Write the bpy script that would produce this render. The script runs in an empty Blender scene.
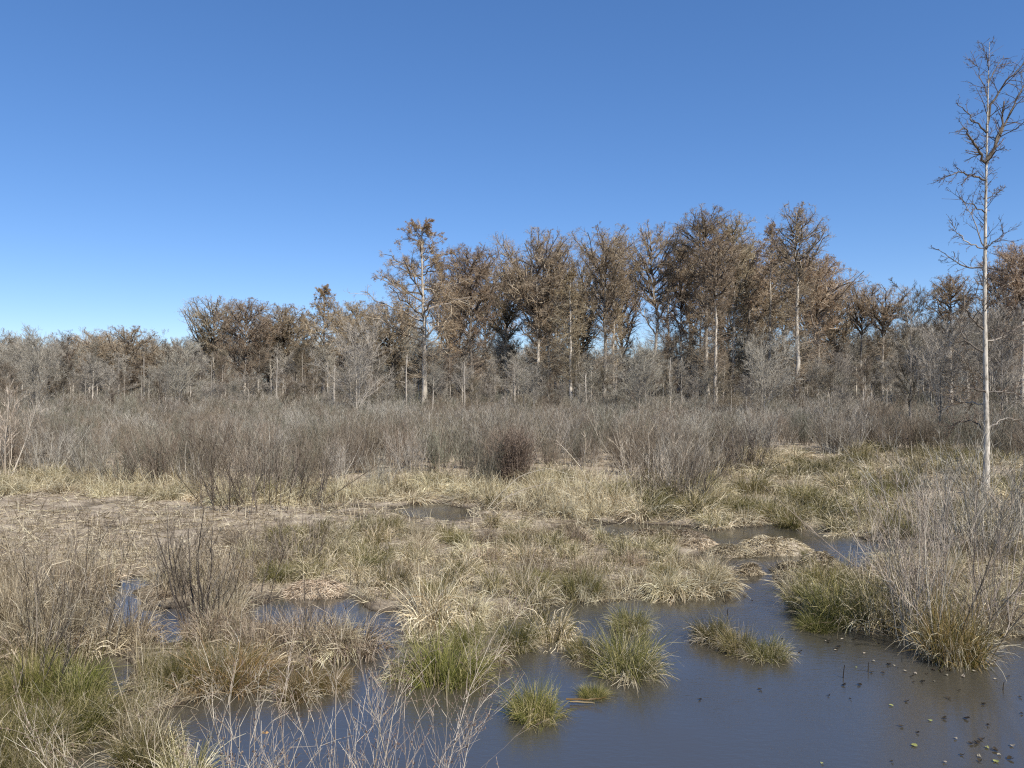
import bpy, math
import numpy as np
from mathutils import Vector

S = bpy.context.scene
C = S.collection
F = 760.0          # focal length in pixels of the 1024 px wide photograph
CAM_H = 5.0
HOR = 384.0
PI = math.pi


def ground(px, py):
    """where the photo's pixel meets the marsh surface"""
    Y = CAM_H * F / (py - HOR)
    return (px - 512.0) * Y / F, Y


def at(px, py, Y):
    return np.array([(px - 512.0) * Y / F, Y, CAM_H - (py - HOR) * Y / F])


# ------------------------------------------------------------------ mesh tools
def nrm(v):
    return v / np.maximum(np.linalg.norm(v, axis=-1, keepdims=True), 1e-9)


class MB:
    def __init__(self):
        self.v, self.f, self.m, self.n = [], [], [], 0

    def add(self, v, f, mat=0):
        v = np.asarray(v, float).reshape(-1, 3)
        f = np.asarray(f, np.int64).reshape(-1, 4)
        self.v.append(v)
        self.f.append(f + self.n)
        self.m.append(np.full(len(f), mat, np.int32))
        self.n += len(v)

    def strips(self, rng, P, W, mat=0):
        """P (n,k,3) spines, W (n,k) widths -> flat ribbons"""
        n, k, _ = P.shape
        if n == 0:
            return
        t = nrm(P[:, -1] - P[:, 0])
        s = nrm(np.cross(t, rng.normal(size=(n, 3))))
        off = s[:, None, :] * (W[:, :, None] * 0.5)
        V = np.stack([P - off, P + off], axis=2).reshape(-1, 3)
        b = (np.arange(n) * k * 2)[:, None] + (np.arange(k - 1) * 2)[None, :]
        q = np.stack([b, b + 1, b + 3, b + 2], axis=-1)
        self.add(V, q, mat)

    def tubes(self, rng, P, R, sides=3, mat=0):
        n, k, _ = P.shape
        if n == 0:
            return
        t = nrm(P[:, -1] - P[:, 0])
        u = nrm(np.cross(t, rng.normal(size=(n, 3))))
        w = np.cross(t, u)
        a = np.arange(sides) / sides * 2 * PI
        ring = u[:, None, :] * np.cos(a)[None, :, None] + w[:, None, :] * np.sin(a)[None, :, None]
        V = P[:, :, None, :] + ring[:, None, :, :] * R[:, :, None, None]
        b = (np.arange(n) * k * sides)[:, None, None] + (np.arange(k - 1) * sides)[None, :, None]
        j = np.arange(sides)[None, None, :]
        j2 = (j + 1) % sides
        q = np.stack([b + j, b + j2, b + sides + j2, b + sides + j], axis=-1)
        self.add(V.reshape(-1, 3), q, mat)

    def mesh(self, name, mats, smooth=False):
        me = bpy.data.meshes.new(name)
        v = np.concatenate(self.v).astype(np.float32)
        f = np.concatenate(self.f).astype(np.int32)
        m = np.concatenate(self.m)
        me.vertices.add(len(v))
        me.vertices.foreach_set('co', v.ravel())
        me.loops.add(len(f) * 4)
        me.loops.foreach_set('vertex_index', f.ravel())
        me.polygons.add(len(f))
        me.polygons.foreach_set('loop_start', np.arange(len(f), dtype=np.int32) * 4)
        for x in mats:
            me.materials.append(x)
        me.polygons.foreach_set('material_index', m)
        me.polygons.foreach_set('use_smooth', np.full(len(f), smooth))
        me.update(calc_edges=True)
        return me

    def build(self, name, mats, parent=None, smooth=False):
        o = bpy.data.objects.new(name, self.mesh(name, mats, smooth))
        C.objects.link(o)
        if parent is not None:
            o.parent = parent
        return o


def tag(o, label=None, cat=None, group=None, kind=None):
    for k, v in (('label', label), ('category', cat), ('group', group), ('kind', kind)):
        if v:
            o[k] = v
    return o


def empty(name, loc=(0, 0, 0), rz=0.0, sc=1.0):
    o = bpy.data.objects.new(name, None)
    C.objects.link(o)
    o.empty_display_size = 0.3
    o.location = loc
    o.rotation_euler = (0, 0, rz)
    o.scale = (sc, sc, sc) if np.isscalar(sc) else sc
    return o


def copy_tree(src, parent=None):
    c = src.copy()
    C.objects.link(c)
    c.parent = parent
    for ch in KIDS.get(src, []):
        d = copy_tree(ch, c)
    return c


KIDS = {}


def child(par, o):
    KIDS.setdefault(par, []).append(o)
    return o


class Kind:
    """one thing to be placed many times: the first placing uses the source itself"""

    def __init__(self, root):
        self.root, self.used = root, False

    def place(self, loc, rz, sc, label, cat, group=None):
        o = self.root if not self.used else copy_tree(self.root)
        self.used = True
        o.location = loc
        o.rotation_euler = (0, 0, rz)
        o.scale = (sc, sc, sc) if np.isscalar(sc) else sc
        for k in ('label', 'category', 'group'):
            if k in o:
                del o[k]
        tag(o, label, cat, group)
        return o

    def drop(self):
        if not self.used:
            for ch in KIDS.get(self.root, []):
                bpy.data.objects.remove(ch)
            bpy.data.objects.remove(self.root)


# ------------------------------------------------------------------ growth
def interp(P, R, idx, t):
    K = P.shape[1]
    f = np.clip(t, 0, 0.9999) * (K - 1)
    i = f.astype(int)
    w = (f - i)[:, None]
    base = P[idx, i] * (1 - w) + P[idx, i + 1] * w
    r = R[idx, i] * (1 - w[:, 0]) + R[idx, i + 1] * w[:, 0]
    tan = nrm(P[idx, i + 1] - P[idx, i])
    return base, r, tan


def run(rng, base, d, L, k, bend=0.0, jit=0.12, target=(0, 0, 1)):
    n = len(base)
    P = np.empty((n, k, 3))
    P[:, 0] = base
    tgt = np.array(target, float)
    for j in range(1, k):
        P[:, j] = P[:, j - 1] + d * (L / (k - 1))[:, None]
        b = bend if np.isscalar(bend) else bend[:, None]
        d = nrm(d + tgt * b + rng.normal(size=(n, 3)) * jit)
    return P


def sprout(rng, P, R, n, t0, t1, L0, L1, ang=(0.5, 1.0), up=0.15, k=3, rf=0.55, bend=0.05, jit=0.12,
           shrink=0.4, rmin=0.004, rmax=9.0):
    m = P.shape[0]
    idx = rng.integers(0, m, n)
    t = t0 + (t1 - t0) * rng.random(n)
    base, r, tan = interp(P, R, idx, t)
    v = rng.normal(size=(n, 3))
    v = nrm(v - tan * np.sum(v * tan, axis=1, keepdims=True))
    a = ang[0] + (ang[1] - ang[0]) * rng.random(n)
    d = nrm(tan * np.cos(a)[:, None] + v * np.sin(a)[:, None] + np.array([0, 0, up]))
    plen = np.linalg.norm(P[idx, -1] - P[idx, 0], axis=1)
    L = plen * (L0 + (L1 - L0) * rng.random(n)) * (1 - shrink * t)
    Q = run(rng, base, d, L, k, bend, jit)
    r0 = np.clip(r * rf, rmin, rmax)
    RR = r0[:, None] * np.linspace(1, 0.35, k)[None, :]
    return Q, np.maximum(RR, rmin * 0.5)


# ------------------------------------------------------------------ materials
def mat(name):
    m = bpy.data.materials.new(name)
    m.use_nodes = True
    nt = m.node_tree
    nt.nodes.clear()
    out = nt.nodes.new('ShaderNodeOutputMaterial')
    return m, nt, out


def ramp(nt, stops, fac):
    r = nt.nodes.new('ShaderNodeValToRGB')
    el = r.color_ramp.elements
    while len(el) < len(stops):
        el.new(0.5)
    for e, (p, c) in zip(el, stops):
        e.position = p
        e.color = (*c, 1)
    nt.links.new(fac, r.inputs['Fac'])
    return r.outputs['Color']


def plant_mat(name, cols, trans=0.25, vary=0.35, rough=0.8, patch=0.0, pscale=0.35):
    """each blade or twig takes its own colour out of cols; every plant its own value;
    patch mixes in broad natural variation over the plant"""
    m, nt, out = mat(name)
    g = nt.nodes.new('ShaderNodeNewGeometry')
    oi = nt.nodes.new('ShaderNodeObjectInfo')
    n = len(cols)
    fac = g.outputs['Random Per Island']
    if patch:
        tc = nt.nodes.new('ShaderNodeTexCoord')
        nz = nt.nodes.new('ShaderNodeTexNoise')
        nz.inputs['Scale'].default_value = pscale
        nz.inputs['Detail'].default_value = 2
        nt.links.new(tc.outputs['Object'], nz.inputs['Vector'])
        a1 = nt.nodes.new('ShaderNodeMath')
        a1.operation = 'MULTIPLY_ADD'
        a1.inputs[1].default_value = 1 - patch * .5
        nt.links.new(fac, a1.inputs[0])
        a0 = nt.nodes.new('ShaderNodeMath')
        a0.operation = 'MULTIPLY_ADD'
        a0.inputs[1].default_value = patch * 3
        a0.inputs[2].default_value = -patch * 1.25
        nt.links.new(nz.outputs['Fac'], a0.inputs[0])
        nt.links.new(a0.outputs[0], a1.inputs[2])
        fac = a1.outputs[0]
    col = ramp(nt, [((i + 0.5) / n if n > 1 else 0, c) for i, c in enumerate(cols)], fac)
    hsv = nt.nodes.new('ShaderNodeHueSaturation')
    mr = nt.nodes.new('ShaderNodeMapRange')
    mr.inputs['To Min'].default_value = 1 - vary
    mr.inputs['To Max'].default_value = 1 + vary
    nt.links.new(oi.outputs['Random'], mr.inputs['Value'])
    nt.links.new(mr.outputs['Result'], hsv.inputs['Value'])
    mh = nt.nodes.new('ShaderNodeMapRange')
    mh.inputs['To Min'].default_value = 0.488
    mh.inputs['To Max'].default_value = 0.512
    mul = nt.nodes.new('ShaderNodeMath')
    mul.operation = 'MULTIPLY'
    mul.inputs[1].default_value = 7.31
    fr = nt.nodes.new('ShaderNodeMath')
    fr.operation = 'FRACT'
    nt.links.new(oi.outputs['Random'], mul.inputs[0])
    nt.links.new(mul.outputs[0], fr.inputs[0])
    nt.links.new(fr.outputs[0], mh.inputs['Value'])
    nt.links.new(mh.outputs['Result'], hsv.inputs['Hue'])
    nt.links.new(col, hsv.inputs['Color'])
    d = nt.nodes.new('ShaderNodeBsdfDiffuse')
    nt.links.new(hsv.outputs['Color'], d.inputs['Color'])
    if trans > 0:
        t = nt.nodes.new('ShaderNodeBsdfTranslucent')
        nt.links.new(hsv.outputs['Color'], t.inputs['Color'])
        mx = nt.nodes.new('ShaderNodeMixShader')
        mx.inputs[0].default_value = trans
        nt.links.new(d.outputs[0], mx.inputs[1])
        nt.links.new(t.outputs[0], mx.inputs[2])
        nt.links.new(mx.outputs[0], out.inputs['Surface'])
    else:
        nt.links.new(d.outputs[0], out.inputs['Surface'])
    return m


def bark_mat(name, c0, c1, c2, scale=3.0):
    m, nt, out = mat(name)
    tc = nt.nodes.new('ShaderNodeTexCoord')
    mp = nt.nodes.new('ShaderNodeMapping')
    mp.inputs['Scale'].default_value = (1, 1, 0.28)
    nz = nt.nodes.new('ShaderNodeTexNoise')
    nz.inputs['Scale'].default_value = scale
    nz.inputs['Detail'].default_value = 6
    nz.inputs['Roughness'].default_value = 0.7
    nt.links.new(tc.outputs['Object'], mp.inputs['Vector'])
    nt.links.new(mp.outputs[0], nz.inputs['Vector'])
    col = ramp(nt, [(0.33, c0), (0.5, c1), (0.68, c2)], nz.outputs['Fac'])
    oi = nt.nodes.new('ShaderNodeObjectInfo')
    hsv = nt.nodes.new('ShaderNodeHueSaturation')
    mr = nt.nodes.new('ShaderNodeMapRange')
    mr.inputs['To Min'].default_value = 0.7
    mr.inputs['To Max'].default_value = 1.15
    nt.links.new(oi.outputs['Random'], mr.inputs['Value'])
    nt.links.new(mr.outputs['Result'], hsv.inputs['Value'])
    nt.links.new(col, hsv.inputs['Color'])
    p = nt.nodes.new('ShaderNodeBsdfPrincipled')
    p.inputs['Roughness'].default_value = 0.85
    p.inputs['Specular IOR Level'].default_value = 0.2
    nt.links.new(hsv.outputs['Color'], p.inputs['Base Color'])
    bp = nt.nodes.new('ShaderNodeBump')
    bp.inputs['Strength'].default_value = 0.6
    bp.inputs['Distance'].default_value = 0.03
    nt.links.new(nz.outputs['Fac'], bp.inputs['Height'])
    nt.links.new(bp.outputs[0], p.inputs['Normal'])
    nt.links.new(p.outputs[0], out.inputs['Surface'])
    return m


M = {}
M['sedge'] = plant_mat('green_sedge', [(.05, .052, .016), (.09, .088, .026), (.14, .125, .042), (.22, .185, .075), (.40, .33, .18)], patch=.35, pscale=4)
M['lush'] = plant_mat('fresh_green_sedge', [(.06, .064, .016), (.10, .106, .026), (.155, .155, .042), (.24, .215, .075), (.40, .34, .18)], patch=.3, pscale=4)
M['rustsedge'] = plant_mat('rusty_sedge', [(.065, .06, .018), (.12, .10, .03), (.20, .14, .05), (.25, .16, .07), (.40, .32, .18)], patch=.35, pscale=4)
M['straw'] = plant_mat('straw_blades', [(.14, .103, .06), (.29, .23, .145), (.47, .39, .26), (.61, .53, .37), (.71, .635, .47)], patch=.4, pscale=3)
M['palestraw'] = plant_mat('pale_straw_blades', [(.18, .13, .07), (.36, .285, .165), (.53, .445, .28), (.65, .57, .38), (.72, .65, .47)], patch=.4, pscale=3)
M['thatch'] = plant_mat('grey_brown_thatch', [(.08, .056, .032), (.17, .127, .078), (.32, .25, .165), (.50, .41, .285), (.64, .55, .405)], patch=.4, pscale=3)
M['mixed'] = plant_mat('olive_straw_blades', [(.06, .055, .018), (.12, .105, .036), (.24, .20, .10), (.45, .375, .235), (.66, .575, .40)], patch=.4, pscale=3)
M['twig'] = plant_mat('thicket_twigs', [(.088, .066, .046), (.138, .108, .076), (.195, .157, .114), (.285, .238, .178)], trans=0, vary=.3)
M['greytwig'] = plant_mat('grey_twigs', [(.14, .123, .097), (.23, .203, .163), (.33, .295, .24), (.44, .40, .33)], trans=0, vary=.22)
M['olivetwig'] = plant_mat('olive_twigs', [(.07, .066, .046), (.115, .108, .078), (.165, .155, .115), (.24, .225, .17)], trans=0, vary=.25)
M['paletwig'] = plant_mat('pale_twigs', [(.22, .175, .125), (.34, .28, .21), (.46, .39, .30), (.56, .49, .385)], trans=0, vary=.15)
M['darktwig'] = plant_mat('dark_twigs', [(.06, .046, .034), (.10, .08, .06), (.17, .138, .105), (.28, .235, .18)], trans=0, vary=.2)
M['crowntwig'] = plant_mat('cypress_twigs', [(.17, .125, .082), (.27, .205, .138), (.37, .295, .205), (.47, .39, .285)], trans=0, vary=.2)
M['rust'] = plant_mat('rusty_cypress_needles', [(.17, .10, .05), (.26, .162, .082), (.33, .22, .12), (.41, .29, .175)], trans=.35, vary=.25)
M['bark'] = bark_mat('pale_cypress_bark', (.22, .18, .14), (.48, .42, .34), (.62, .56, .47))
M['greybark'] = bark_mat('grey_bark', (.12, .10, .08), (.25, .215, .175), (.40, .355, .295))
M['darkbark'] = bark_mat('dark_bark', (.035, .028, .022), (.065, .052, .042), (.11, .09, .072), 5)
M['herospray'] = plant_mat('brown_twig_sprays', [(.08, .058, .042), (.13, .098, .07), (.20, .155, .115)], trans=0, vary=.1)
M['shrubstem'] = plant_mat('grey_beige_stems', [(.15, .12, .09), (.24, .195, .148), (.34, .285, .22), (.44, .38, .30)], trans=0, vary=.12)
M['bushtwig'] = plant_mat('dark_bush_twigs', [(.075, .055, .040), (.12, .09, .066), (.17, .13, .098), (.24, .19, .145)], trans=0, vary=.1)
M['snagbark'] = bark_mat('weathered_snag', (.17, .145, .115), (.32, .28, .23), (.44, .395, .33))
M['limbbark'] = bark_mat('dark_limb_bark', (.055, .044, .034), (.11, .09, .07), (.20, .165, .13), 5)
M['herobark'] = bark_mat('mottled_pale_bark', (.07, .058, .046), (.40, .355, .29), (.56, .51, .44), 9)
M['bud'] = plant_mat('grey_buds', [(.07, .05, .04), (.13, .09, .07), (.22, .16, .12)], trans=0, vary=.1)
M['deadleaf'] = plant_mat('orange_brown_leaf', [(.38, .21, .09), (.45, .27, .13)], trans=.2, vary=.1)
M['darkleaf'] = plant_mat('rotted_leaf', [(.018, .015, .012), (.03, .024, .018), (.05, .04, .028)], trans=0, vary=.4)
M['lily'] = plant_mat('yellow_green_leaf', [(.22, .24, .07), (.30, .30, .11), (.17, .20, .055)], trans=.1, vary=.15)
M['paleleaf'] = plant_mat('bleached_leaf', [(.34, .30, .235), (.26, .22, .16)], trans=.1, vary=.2)


# ------------------------------------------------------------------ terrain
def vnoise(x, y, seed=0):
    def h(ix, iy):
        a = (ix.astype(np.int64) * 374761393 + iy.astype(np.int64) * 668265263 + seed * 974634777) & 0xffffffff
        a = ((a ^ (a >> 13)) * 1274126177) & 0xffffffff
        return ((a ^ (a >> 16)) & 0xffff) / 65535.0
    ix, iy = np.floor(x), np.floor(y)
    fx, fy = x - ix, y - iy
    fx, fy = fx * fx * (3 - 2 * fx), fy * fy * (3 - 2 * fy)
    return (h(ix, iy) * (1 - fx) + h(ix + 1, iy) * fx) * (1 - fy) + (h(ix, iy + 1) * (1 - fx) + h(ix + 1, iy + 1) * fx) * fy


def inside(poly, X, Y):
    r = np.zeros(X.shape, bool)
    n = len(poly)
    for i in range(n):
        x0, y0 = poly[i]
        x1, y1 = poly[(i + 1) % n]
        if y0 == y1:
            continue
        c = ((y0 > Y) != (y1 > Y)) & (X < (x1 - x0) * (Y - y0) / (y1 - y0) + x0)
        r ^= c
    return r


WATER = [
    # main pond, traced along its bank
    [(1180, 648), (1060, 640), (1000, 636), (930, 632), (880, 628), (815, 624), (796, 606), (782, 596), (770, 584), (768, 570),
     (800, 566), (850, 566), (880, 560), (886, 546), (850, 534), (820, 529), (770, 527), (720, 529), (684, 534), (700, 552),
     (690, 560), (722, 566), (730, 576), (722, 590), (708, 597), (650, 599), (612, 597), (585, 601), (560, 609), (535, 614),
     (500, 624), (470, 634), (440, 640), (412, 642), (402, 622), (388, 604), (350, 600), (300, 596), (258, 598), (246, 616),
     (290, 626), (335, 626), (352, 632), (358, 645), (340, 660), (300, 664), (255, 668), (236, 690), (180, 704), (142, 722), (134, 768),
     (130, 900), (120, 1300), (900, 1300), (1400, 1000)],
    [(400, 506), (430, 503), (462, 507), (470, 516), (440, 520), (410, 519)],
    [(585, 527), (640, 524), (692, 527), (690, 534), (640, 535), (596, 534)],
    [(68, 602), (92, 592), (118, 594), (124, 616), (100, 632), (74, 626)],
    [(118, 574), (148, 572), (154, 590), (122, 594)],
    [(84, 662), (120, 648), (134, 690), (118, 716), (88, 706)],
    [(70, 746), (110, 736), (118, 810), (70, 830)],
    [(128, 612), (190, 606), (198, 640), (134, 646)],
    [(810, 520), (860, 517), (862, 527), (815, 529)],
]
# low ground in front of the pools, where nothing tall grows
OPENLY = [
    [(245, 590), (352, 590), (362, 642), (238, 642)], [(66, 590), (124, 590), (130, 642), (62, 642)], [(80, 645), (134, 640), (138, 728), (80, 728)],
    [(66, 734), (116, 730), (124, 830), (66, 840)], [(124, 602), (198, 600), (204, 660), (124, 662)], [(114, 568), (156, 568), (160, 604), (114, 606)],
    [(676, 534), (800, 534), (880, 540), (892, 544), (896, 588), (745, 588), (735, 574), (676, 568)], [(390, 498), (480, 498), (485, 532), (390, 532)], [(352, 606), (398, 606), (400, 700), (352, 700)],
    [(590, 522), (700, 520), (700, 548), (585, 548)],
]
WP = [[ground(*p) for p in w] for w in WATER]
GX0, GX1, GY0, GY1, GD = -50.0, 50.0, 2.0, 62.0, 0.1
gx = np.arange(GX0, GX1, GD)
gy = np.arange(GY0, GY1, GD)
MX, MY = np.meshgrid(gx, gy)
wx = MX + (vnoise(MX * 1.3, MY * 1.3, 3) - .5) * .9 + (vnoise(MX * 4, MY * 4, 4) - .5) * .4
wy = MY + (vnoise(MX * 1.3, MY * 1.3, 5) - .5) * .9 + (vnoise(MX * 4, MY * 4, 6) - .5) * .4
wm = np.zeros(MX.shape, bool)
for w in WP:
    wm |= inside(w, wx, wy)
land = (~wm).astype(float)
for _ in range(3):
    for ax in (0, 1):
        p = np.pad(land, [(2, 2) if a == ax else (0, 0) for a in (0, 1)], mode='edge')
        land = sum(np.take(p, range(i, i + land.shape[ax]), axis=ax) for i in range(5)) / 5


def landmask(x, y):
    x, y = np.asarray(x, float), np.asarray(y, float)
    fx = np.clip((x - GX0) / GD, 0, len(gx) - 1.001)
    fy = np.clip((y - GY0) / GD, 0, len(gy) - 1.001)
    ix, iy = fx.astype(int), fy.astype(int)
    fx, fy = fx - ix, fy - iy
    v = (land[iy, ix] * (1 - fx) + land[iy, ix + 1] * fx) * (1 - fy) + (land[iy + 1, ix] * (1 - fx) + land[iy + 1, ix + 1] * fx) * fy
    return np.where((x < GX0) | (x > GX1) | (y < GY0) | (y > GY1), 1.0, v)


def height(x, y):
    x, y = np.asarray(x, float), np.asarray(y, float)
    s = landmask(x, y)
    near = np.clip((75 - y) / 20, 0, 1)
    n = (vnoise(x * .3, y * .3, 11) - .5) * .16 + ((vnoise(x * 1.1, y * 1.4, 12) - .5) * .13 + (vnoise(x * 3.3, y * 4.1, 13) - .5) * .07) * near
    wet = np.exp(-((y - 22.5) / 5.5) ** 2) * np.clip((x + 7) / 3, 0, 1)
    h = .13 + n - .105 * wet
    return np.where(s < .5, -.30 + s * .62, 0.01 + (s - .5) * 2 * (h - .01))


def axis(fine0, fine1, d, lo, hi, g=1.12):
    a = list(np.arange(fine0, fine1, d))
    s = d
    while a[-1] < hi:
        s *= g
        a.append(a[-1] + s)
    s = d
    while a[0] > lo:
        s *= g
        a.insert(0, a[0] - s)
    return np.array(a)


ax_, ay_ = axis(-33, 33, .14, -2600, 2600), axis(6, 48, .13, -60, 4200)
TX, TY = np.meshgrid(ax_, ay_)
TZ = height(TX, TY)
mb = MB()
nx, ny = len(ax_), len(ay_)
ii = (np.arange(ny - 1)[:, None] * nx + np.arange(nx - 1)[None, :])
mb.add(np.stack([TX, TY, TZ], -1).reshape(-1, 3), np.stack([ii, ii + 1, ii + nx + 1, ii + nx], -1).reshape(-1, 4))

m, nt, out = mat('marsh_ground')
tc = nt.nodes.new('ShaderNodeTexCoord')
mp = nt.nodes.new('ShaderNodeMapping')
mp.inputs['Scale'].default_value = (.6, 1.5, 1)
nt.links.new(tc.outputs['Object'], mp.inputs['Vector'])
n1 = nt.nodes.new('ShaderNodeTexNoise')
n1.inputs['Scale'].default_value = 1.1
n1.inputs['Detail'].default_value = 9
n1.inputs['Roughness'].default_value = .72
n1.inputs['Distortion'].default_value = .6
nt.links.new(mp.outputs[0], n1.inputs['Vector'])
n2 = nt.nodes.new('ShaderNodeTexNoise')
n2.inputs['Scale'].default_value = 11
n2.inputs['Detail'].default_value = 8
n2.inputs['Roughness'].default_value = .8
n2.inputs['Distortion'].default_value = 1.2
nt.links.new(mp.outputs[0], n2.inputs['Vector'])
mixf = nt.nodes.new('ShaderNodeMath')
mixf.operation = 'MULTIPLY_ADD'
mixf.inputs[1].default_value = .55
nt.links.new(n2.outputs['Fac'], mixf.inputs[0])
sc_ = nt.nodes.new('ShaderNodeMath')
sc_.operation = 'MULTIPLY'
sc_.inputs[1].default_value = .45
nt.links.new(n1.outputs['Fac'], sc_.inputs[0])
nt.links.new(sc_.outputs[0], mixf.inputs[2])
dry = ramp(nt, [(.36, (.085, .064, .042)), (.44, (.20, .155, .11)), (.52, (.33, .27, .195)), (.64, (.45, .385, .29))], mixf.outputs[0])
sep = nt.nodes.new('ShaderNodeSeparateXYZ')
nt.links.new(tc.outputs['Object'], sep.inputs[0])
wet = nt.nodes.new('ShaderNodeMapRange')
wet.inputs['From Min'].default_value = .005
wet.inputs['From Max'].default_value = .09
nt.links.new(sep.outputs['Z'], wet.inputs['Value'])
mx = nt.nodes.new('ShaderNodeMixRGB')
mx.inputs[1].default_value = (.035, .026, .017, 1)
nt.links.new(wet.outputs['Result'], mx.inputs[0])
nt.links.new(dry, mx.inputs[2])
p = nt.nodes.new('ShaderNodeBsdfPrincipled')
p.inputs['Roughness'].default_value = .9
p.inputs['Specular IOR Level'].default_value = .15
nt.links.new(mx.outputs[0], p.inputs['Base Color'])
bp = nt.nodes.new('ShaderNodeBump')
bp.inputs['Strength'].default_value = .9
bp.inputs['Distance'].default_value = .08
nt.links.new(mixf.outputs[0], bp.inputs['Height'])
nt.links.new(bp.outputs[0], p.inputs['Normal'])
nt.links.new(p.outputs[0], out.inputs['Surface'])
tag(mb.build('marsh_ground', [m], smooth=True), kind='structure')

# water: dark tannin-brown, lightly ruffled
m, nt, out = mat('pond_water')
tc = nt.nodes.new('ShaderNodeTexCoord')
mp = nt.nodes.new('ShaderNodeMapping')
mp.inputs['Scale'].default_value = (1.0, 2.2, 1)
mp.inputs['Rotation'].default_value = (0, 0, .25)
nt.links.new(tc.outputs['Object'], mp.inputs['Vector'])
n1 = nt.nodes.new('ShaderNodeTexNoise')
n1.inputs['Scale'].default_value = 5
n1.inputs['Detail'].default_value = 5
n1.inputs['Roughness'].default_value = .62
nt.links.new(mp.outputs[0], n1.inputs['Vector'])
n2 = nt.nodes.new('ShaderNodeTexNoise')
n2.inputs['Scale'].default_value = .35
n2.inputs['Detail'].default_value = 3
nt.links.new(tc.outputs['Object'], n2.inputs['Vector'])
st = nt.nodes.new('ShaderNodeMapRange')
st.inputs['From Min'].default_value = .35
st.inputs['From Max'].default_value = .65
st.inputs['To Min'].default_value = .05
st.inputs['To Max'].default_value = .24
nt.links.new(n2.outputs['Fac'], st.inputs['Value'])
bp = nt.nodes.new('ShaderNodeBump')
bp.inputs['Distance'].default_value = .05
nt.links.new(st.outputs['Result'], bp.inputs['Strength'])
nt.links.new(n1.outputs['Fac'], bp.inputs['Height'])
p = nt.nodes.new('ShaderNodeBsdfPrincipled')
wc = ramp(nt, [(.35, (.052, .044, .029)), (.65, (.049, .045, .036))], n2.outputs['Fac'])
nt.links.new(wc, p.inputs['Base Color'])
p.inputs['Roughness'].default_value = .05
p.inputs['IOR'].default_value = 2.4
nt.links.new(bp.outputs[0], p.inputs['Normal'])
nt.links.new(p.outputs[0], out.inputs['Surface'])
mb = MB()
wxs, wys = np.linspace(-48, 48, 13), np.linspace(2, 60, 9)
WXX, WYY = np.meshgrid(wxs, wys)
ii = np.arange(8)[:, None] * 13 + np.arange(12)[None, :]
mb.add(np.stack([WXX, WYY, WXX * 0], -1).reshape(-1, 3), np.stack([ii, ii + 1, ii + 14, ii + 13], -1).reshape(-1, 4))
tag(mb.build('water', [m], smooth=True), kind='structure')


# ------------------------------------------------------------------ grass
def blades(rng, mb, n, rad, h, lean, droop, w, mat=0, k=5, hole=0.0, zb=-0.05, hv=.35, ell=1.0):
    """n grass blades rising out of a clump of radius rad; lean = outward tilt at the rim, droop = how far tips fall over"""
    ntf = max(5, n // 26)
    tr_ = rad * np.sqrt(hole + (1 - hole) * rng.random(ntf))
    ta = rng.random(ntf) * 2 * PI
    ti = rng.integers(0, ntf, n)
    spread = rad * .11
    bx = tr_[ti] * np.cos(ta[ti]) + rng.normal(size=n) * spread
    by = tr_[ti] * np.sin(ta[ti]) + rng.normal(size=n) * spread
    base = np.stack([bx, by * ell, np.full(n, zb)], -1)
    oa = ta + rng.normal(size=ntf) * .5
    a = oa[ti] + rng.normal(size=n) * .25
    outw = np.stack([np.cos(a), np.sin(a), np.zeros(n)], -1)
    ttilt = lean * (tr_ / rad) + rng.normal(size=ntf) * .2
    tilt = ttilt[ti] + rng.normal(size=n) * .13
    side = rng.normal(size=(n, 3)) * .2
    d = nrm(outw * np.sin(tilt)[:, None] + np.array([0, 0, 1.0]) * np.cos(tilt)[:, None] + side)
    th = (.7 + .5 * rng.random(ntf))[ti]
    L = h * th * (1 + hv * .6 * rng.normal(size=n)).clip(.35, 1.7)
    P = np.empty((n, k, 3))
    P[:, 0] = base
    dr = droop * (.4 + 1.2 * rng.random(n))
    kj = np.where(rng.random(n) < .4, rng.integers(2, k, n), 99)
    for j in range(1, k):
        kk = (kj == j)[:, None]
        d = np.where(kk, nrm(outw * .8 + rng.normal(size=(n, 3)) * .5 + np.array([0, 0, -.55])), d)
        P[:, j] = P[:, j - 1] + d * (L / (k - 1))[:, None]
        hd = d * np.array([1, 1, 0])
        d = nrm(d + np.array([0, 0, -1.0]) * (dr * j / (k - 1))[:, None] + nrm(hd + outw * .2) * (dr * .35)[:, None] + rng.normal(size=(n, 3)) * .07)
    P[:, :, 2] = np.maximum(P[:, :, 2], zb)
    W = w * (.6 + .8 * rng.random(n))[:, None] * np.linspace(1, .25, k)[None, :]
    mb.strips(rng, P, W, mat)


def tussock(name, parts, seed):
    """parts: (child name, material, list of blade settings)"""
    rng = np.random.default_rng(seed)
    t = empty(name)
    for cname, mk, sets in parts:
        b = MB()
        for s in sets:
            blades(rng, b, **s)
        child(t, b.build(cname, [M[mk]], t))
    return Kind(t)


# every clump below is about 1 m across before scaling
def sedge_kind(seed, live='sedge', dead='straw'):
    return tussock('sedge_tussock', [
        ('live_blades', live, [dict(n=1150, rad=.44, h=.62, lean=.5, droop=.25, w=.010), dict(n=160, rad=.4, h=.8, lean=.9, droop=.4, w=.008)]),
        ('dead_thatch', dead, [dict(n=460, rad=.46, h=.62, lean=.75, droop=.7, w=.009, k=6), dict(n=150, rad=.46, h=.7, lean=1.4, droop=.35, w=.008)])], seed)


def straw_kind(seed, live='mixed', dead='palestraw'):
    return tussock('straw_tussock', [
        ('dead_thatch', dead, [dict(n=520, rad=.44, h=.78, lean=.95, droop=1.0, w=.021, k=6), dict(n=150, rad=.3, h=.85, lean=.4, droop=.35, w=.009)]),
        ('live_blades', live, [dict(n=200, rad=.38, h=.75, lean=.5, droop=.3, w=.009)])], seed)


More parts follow.
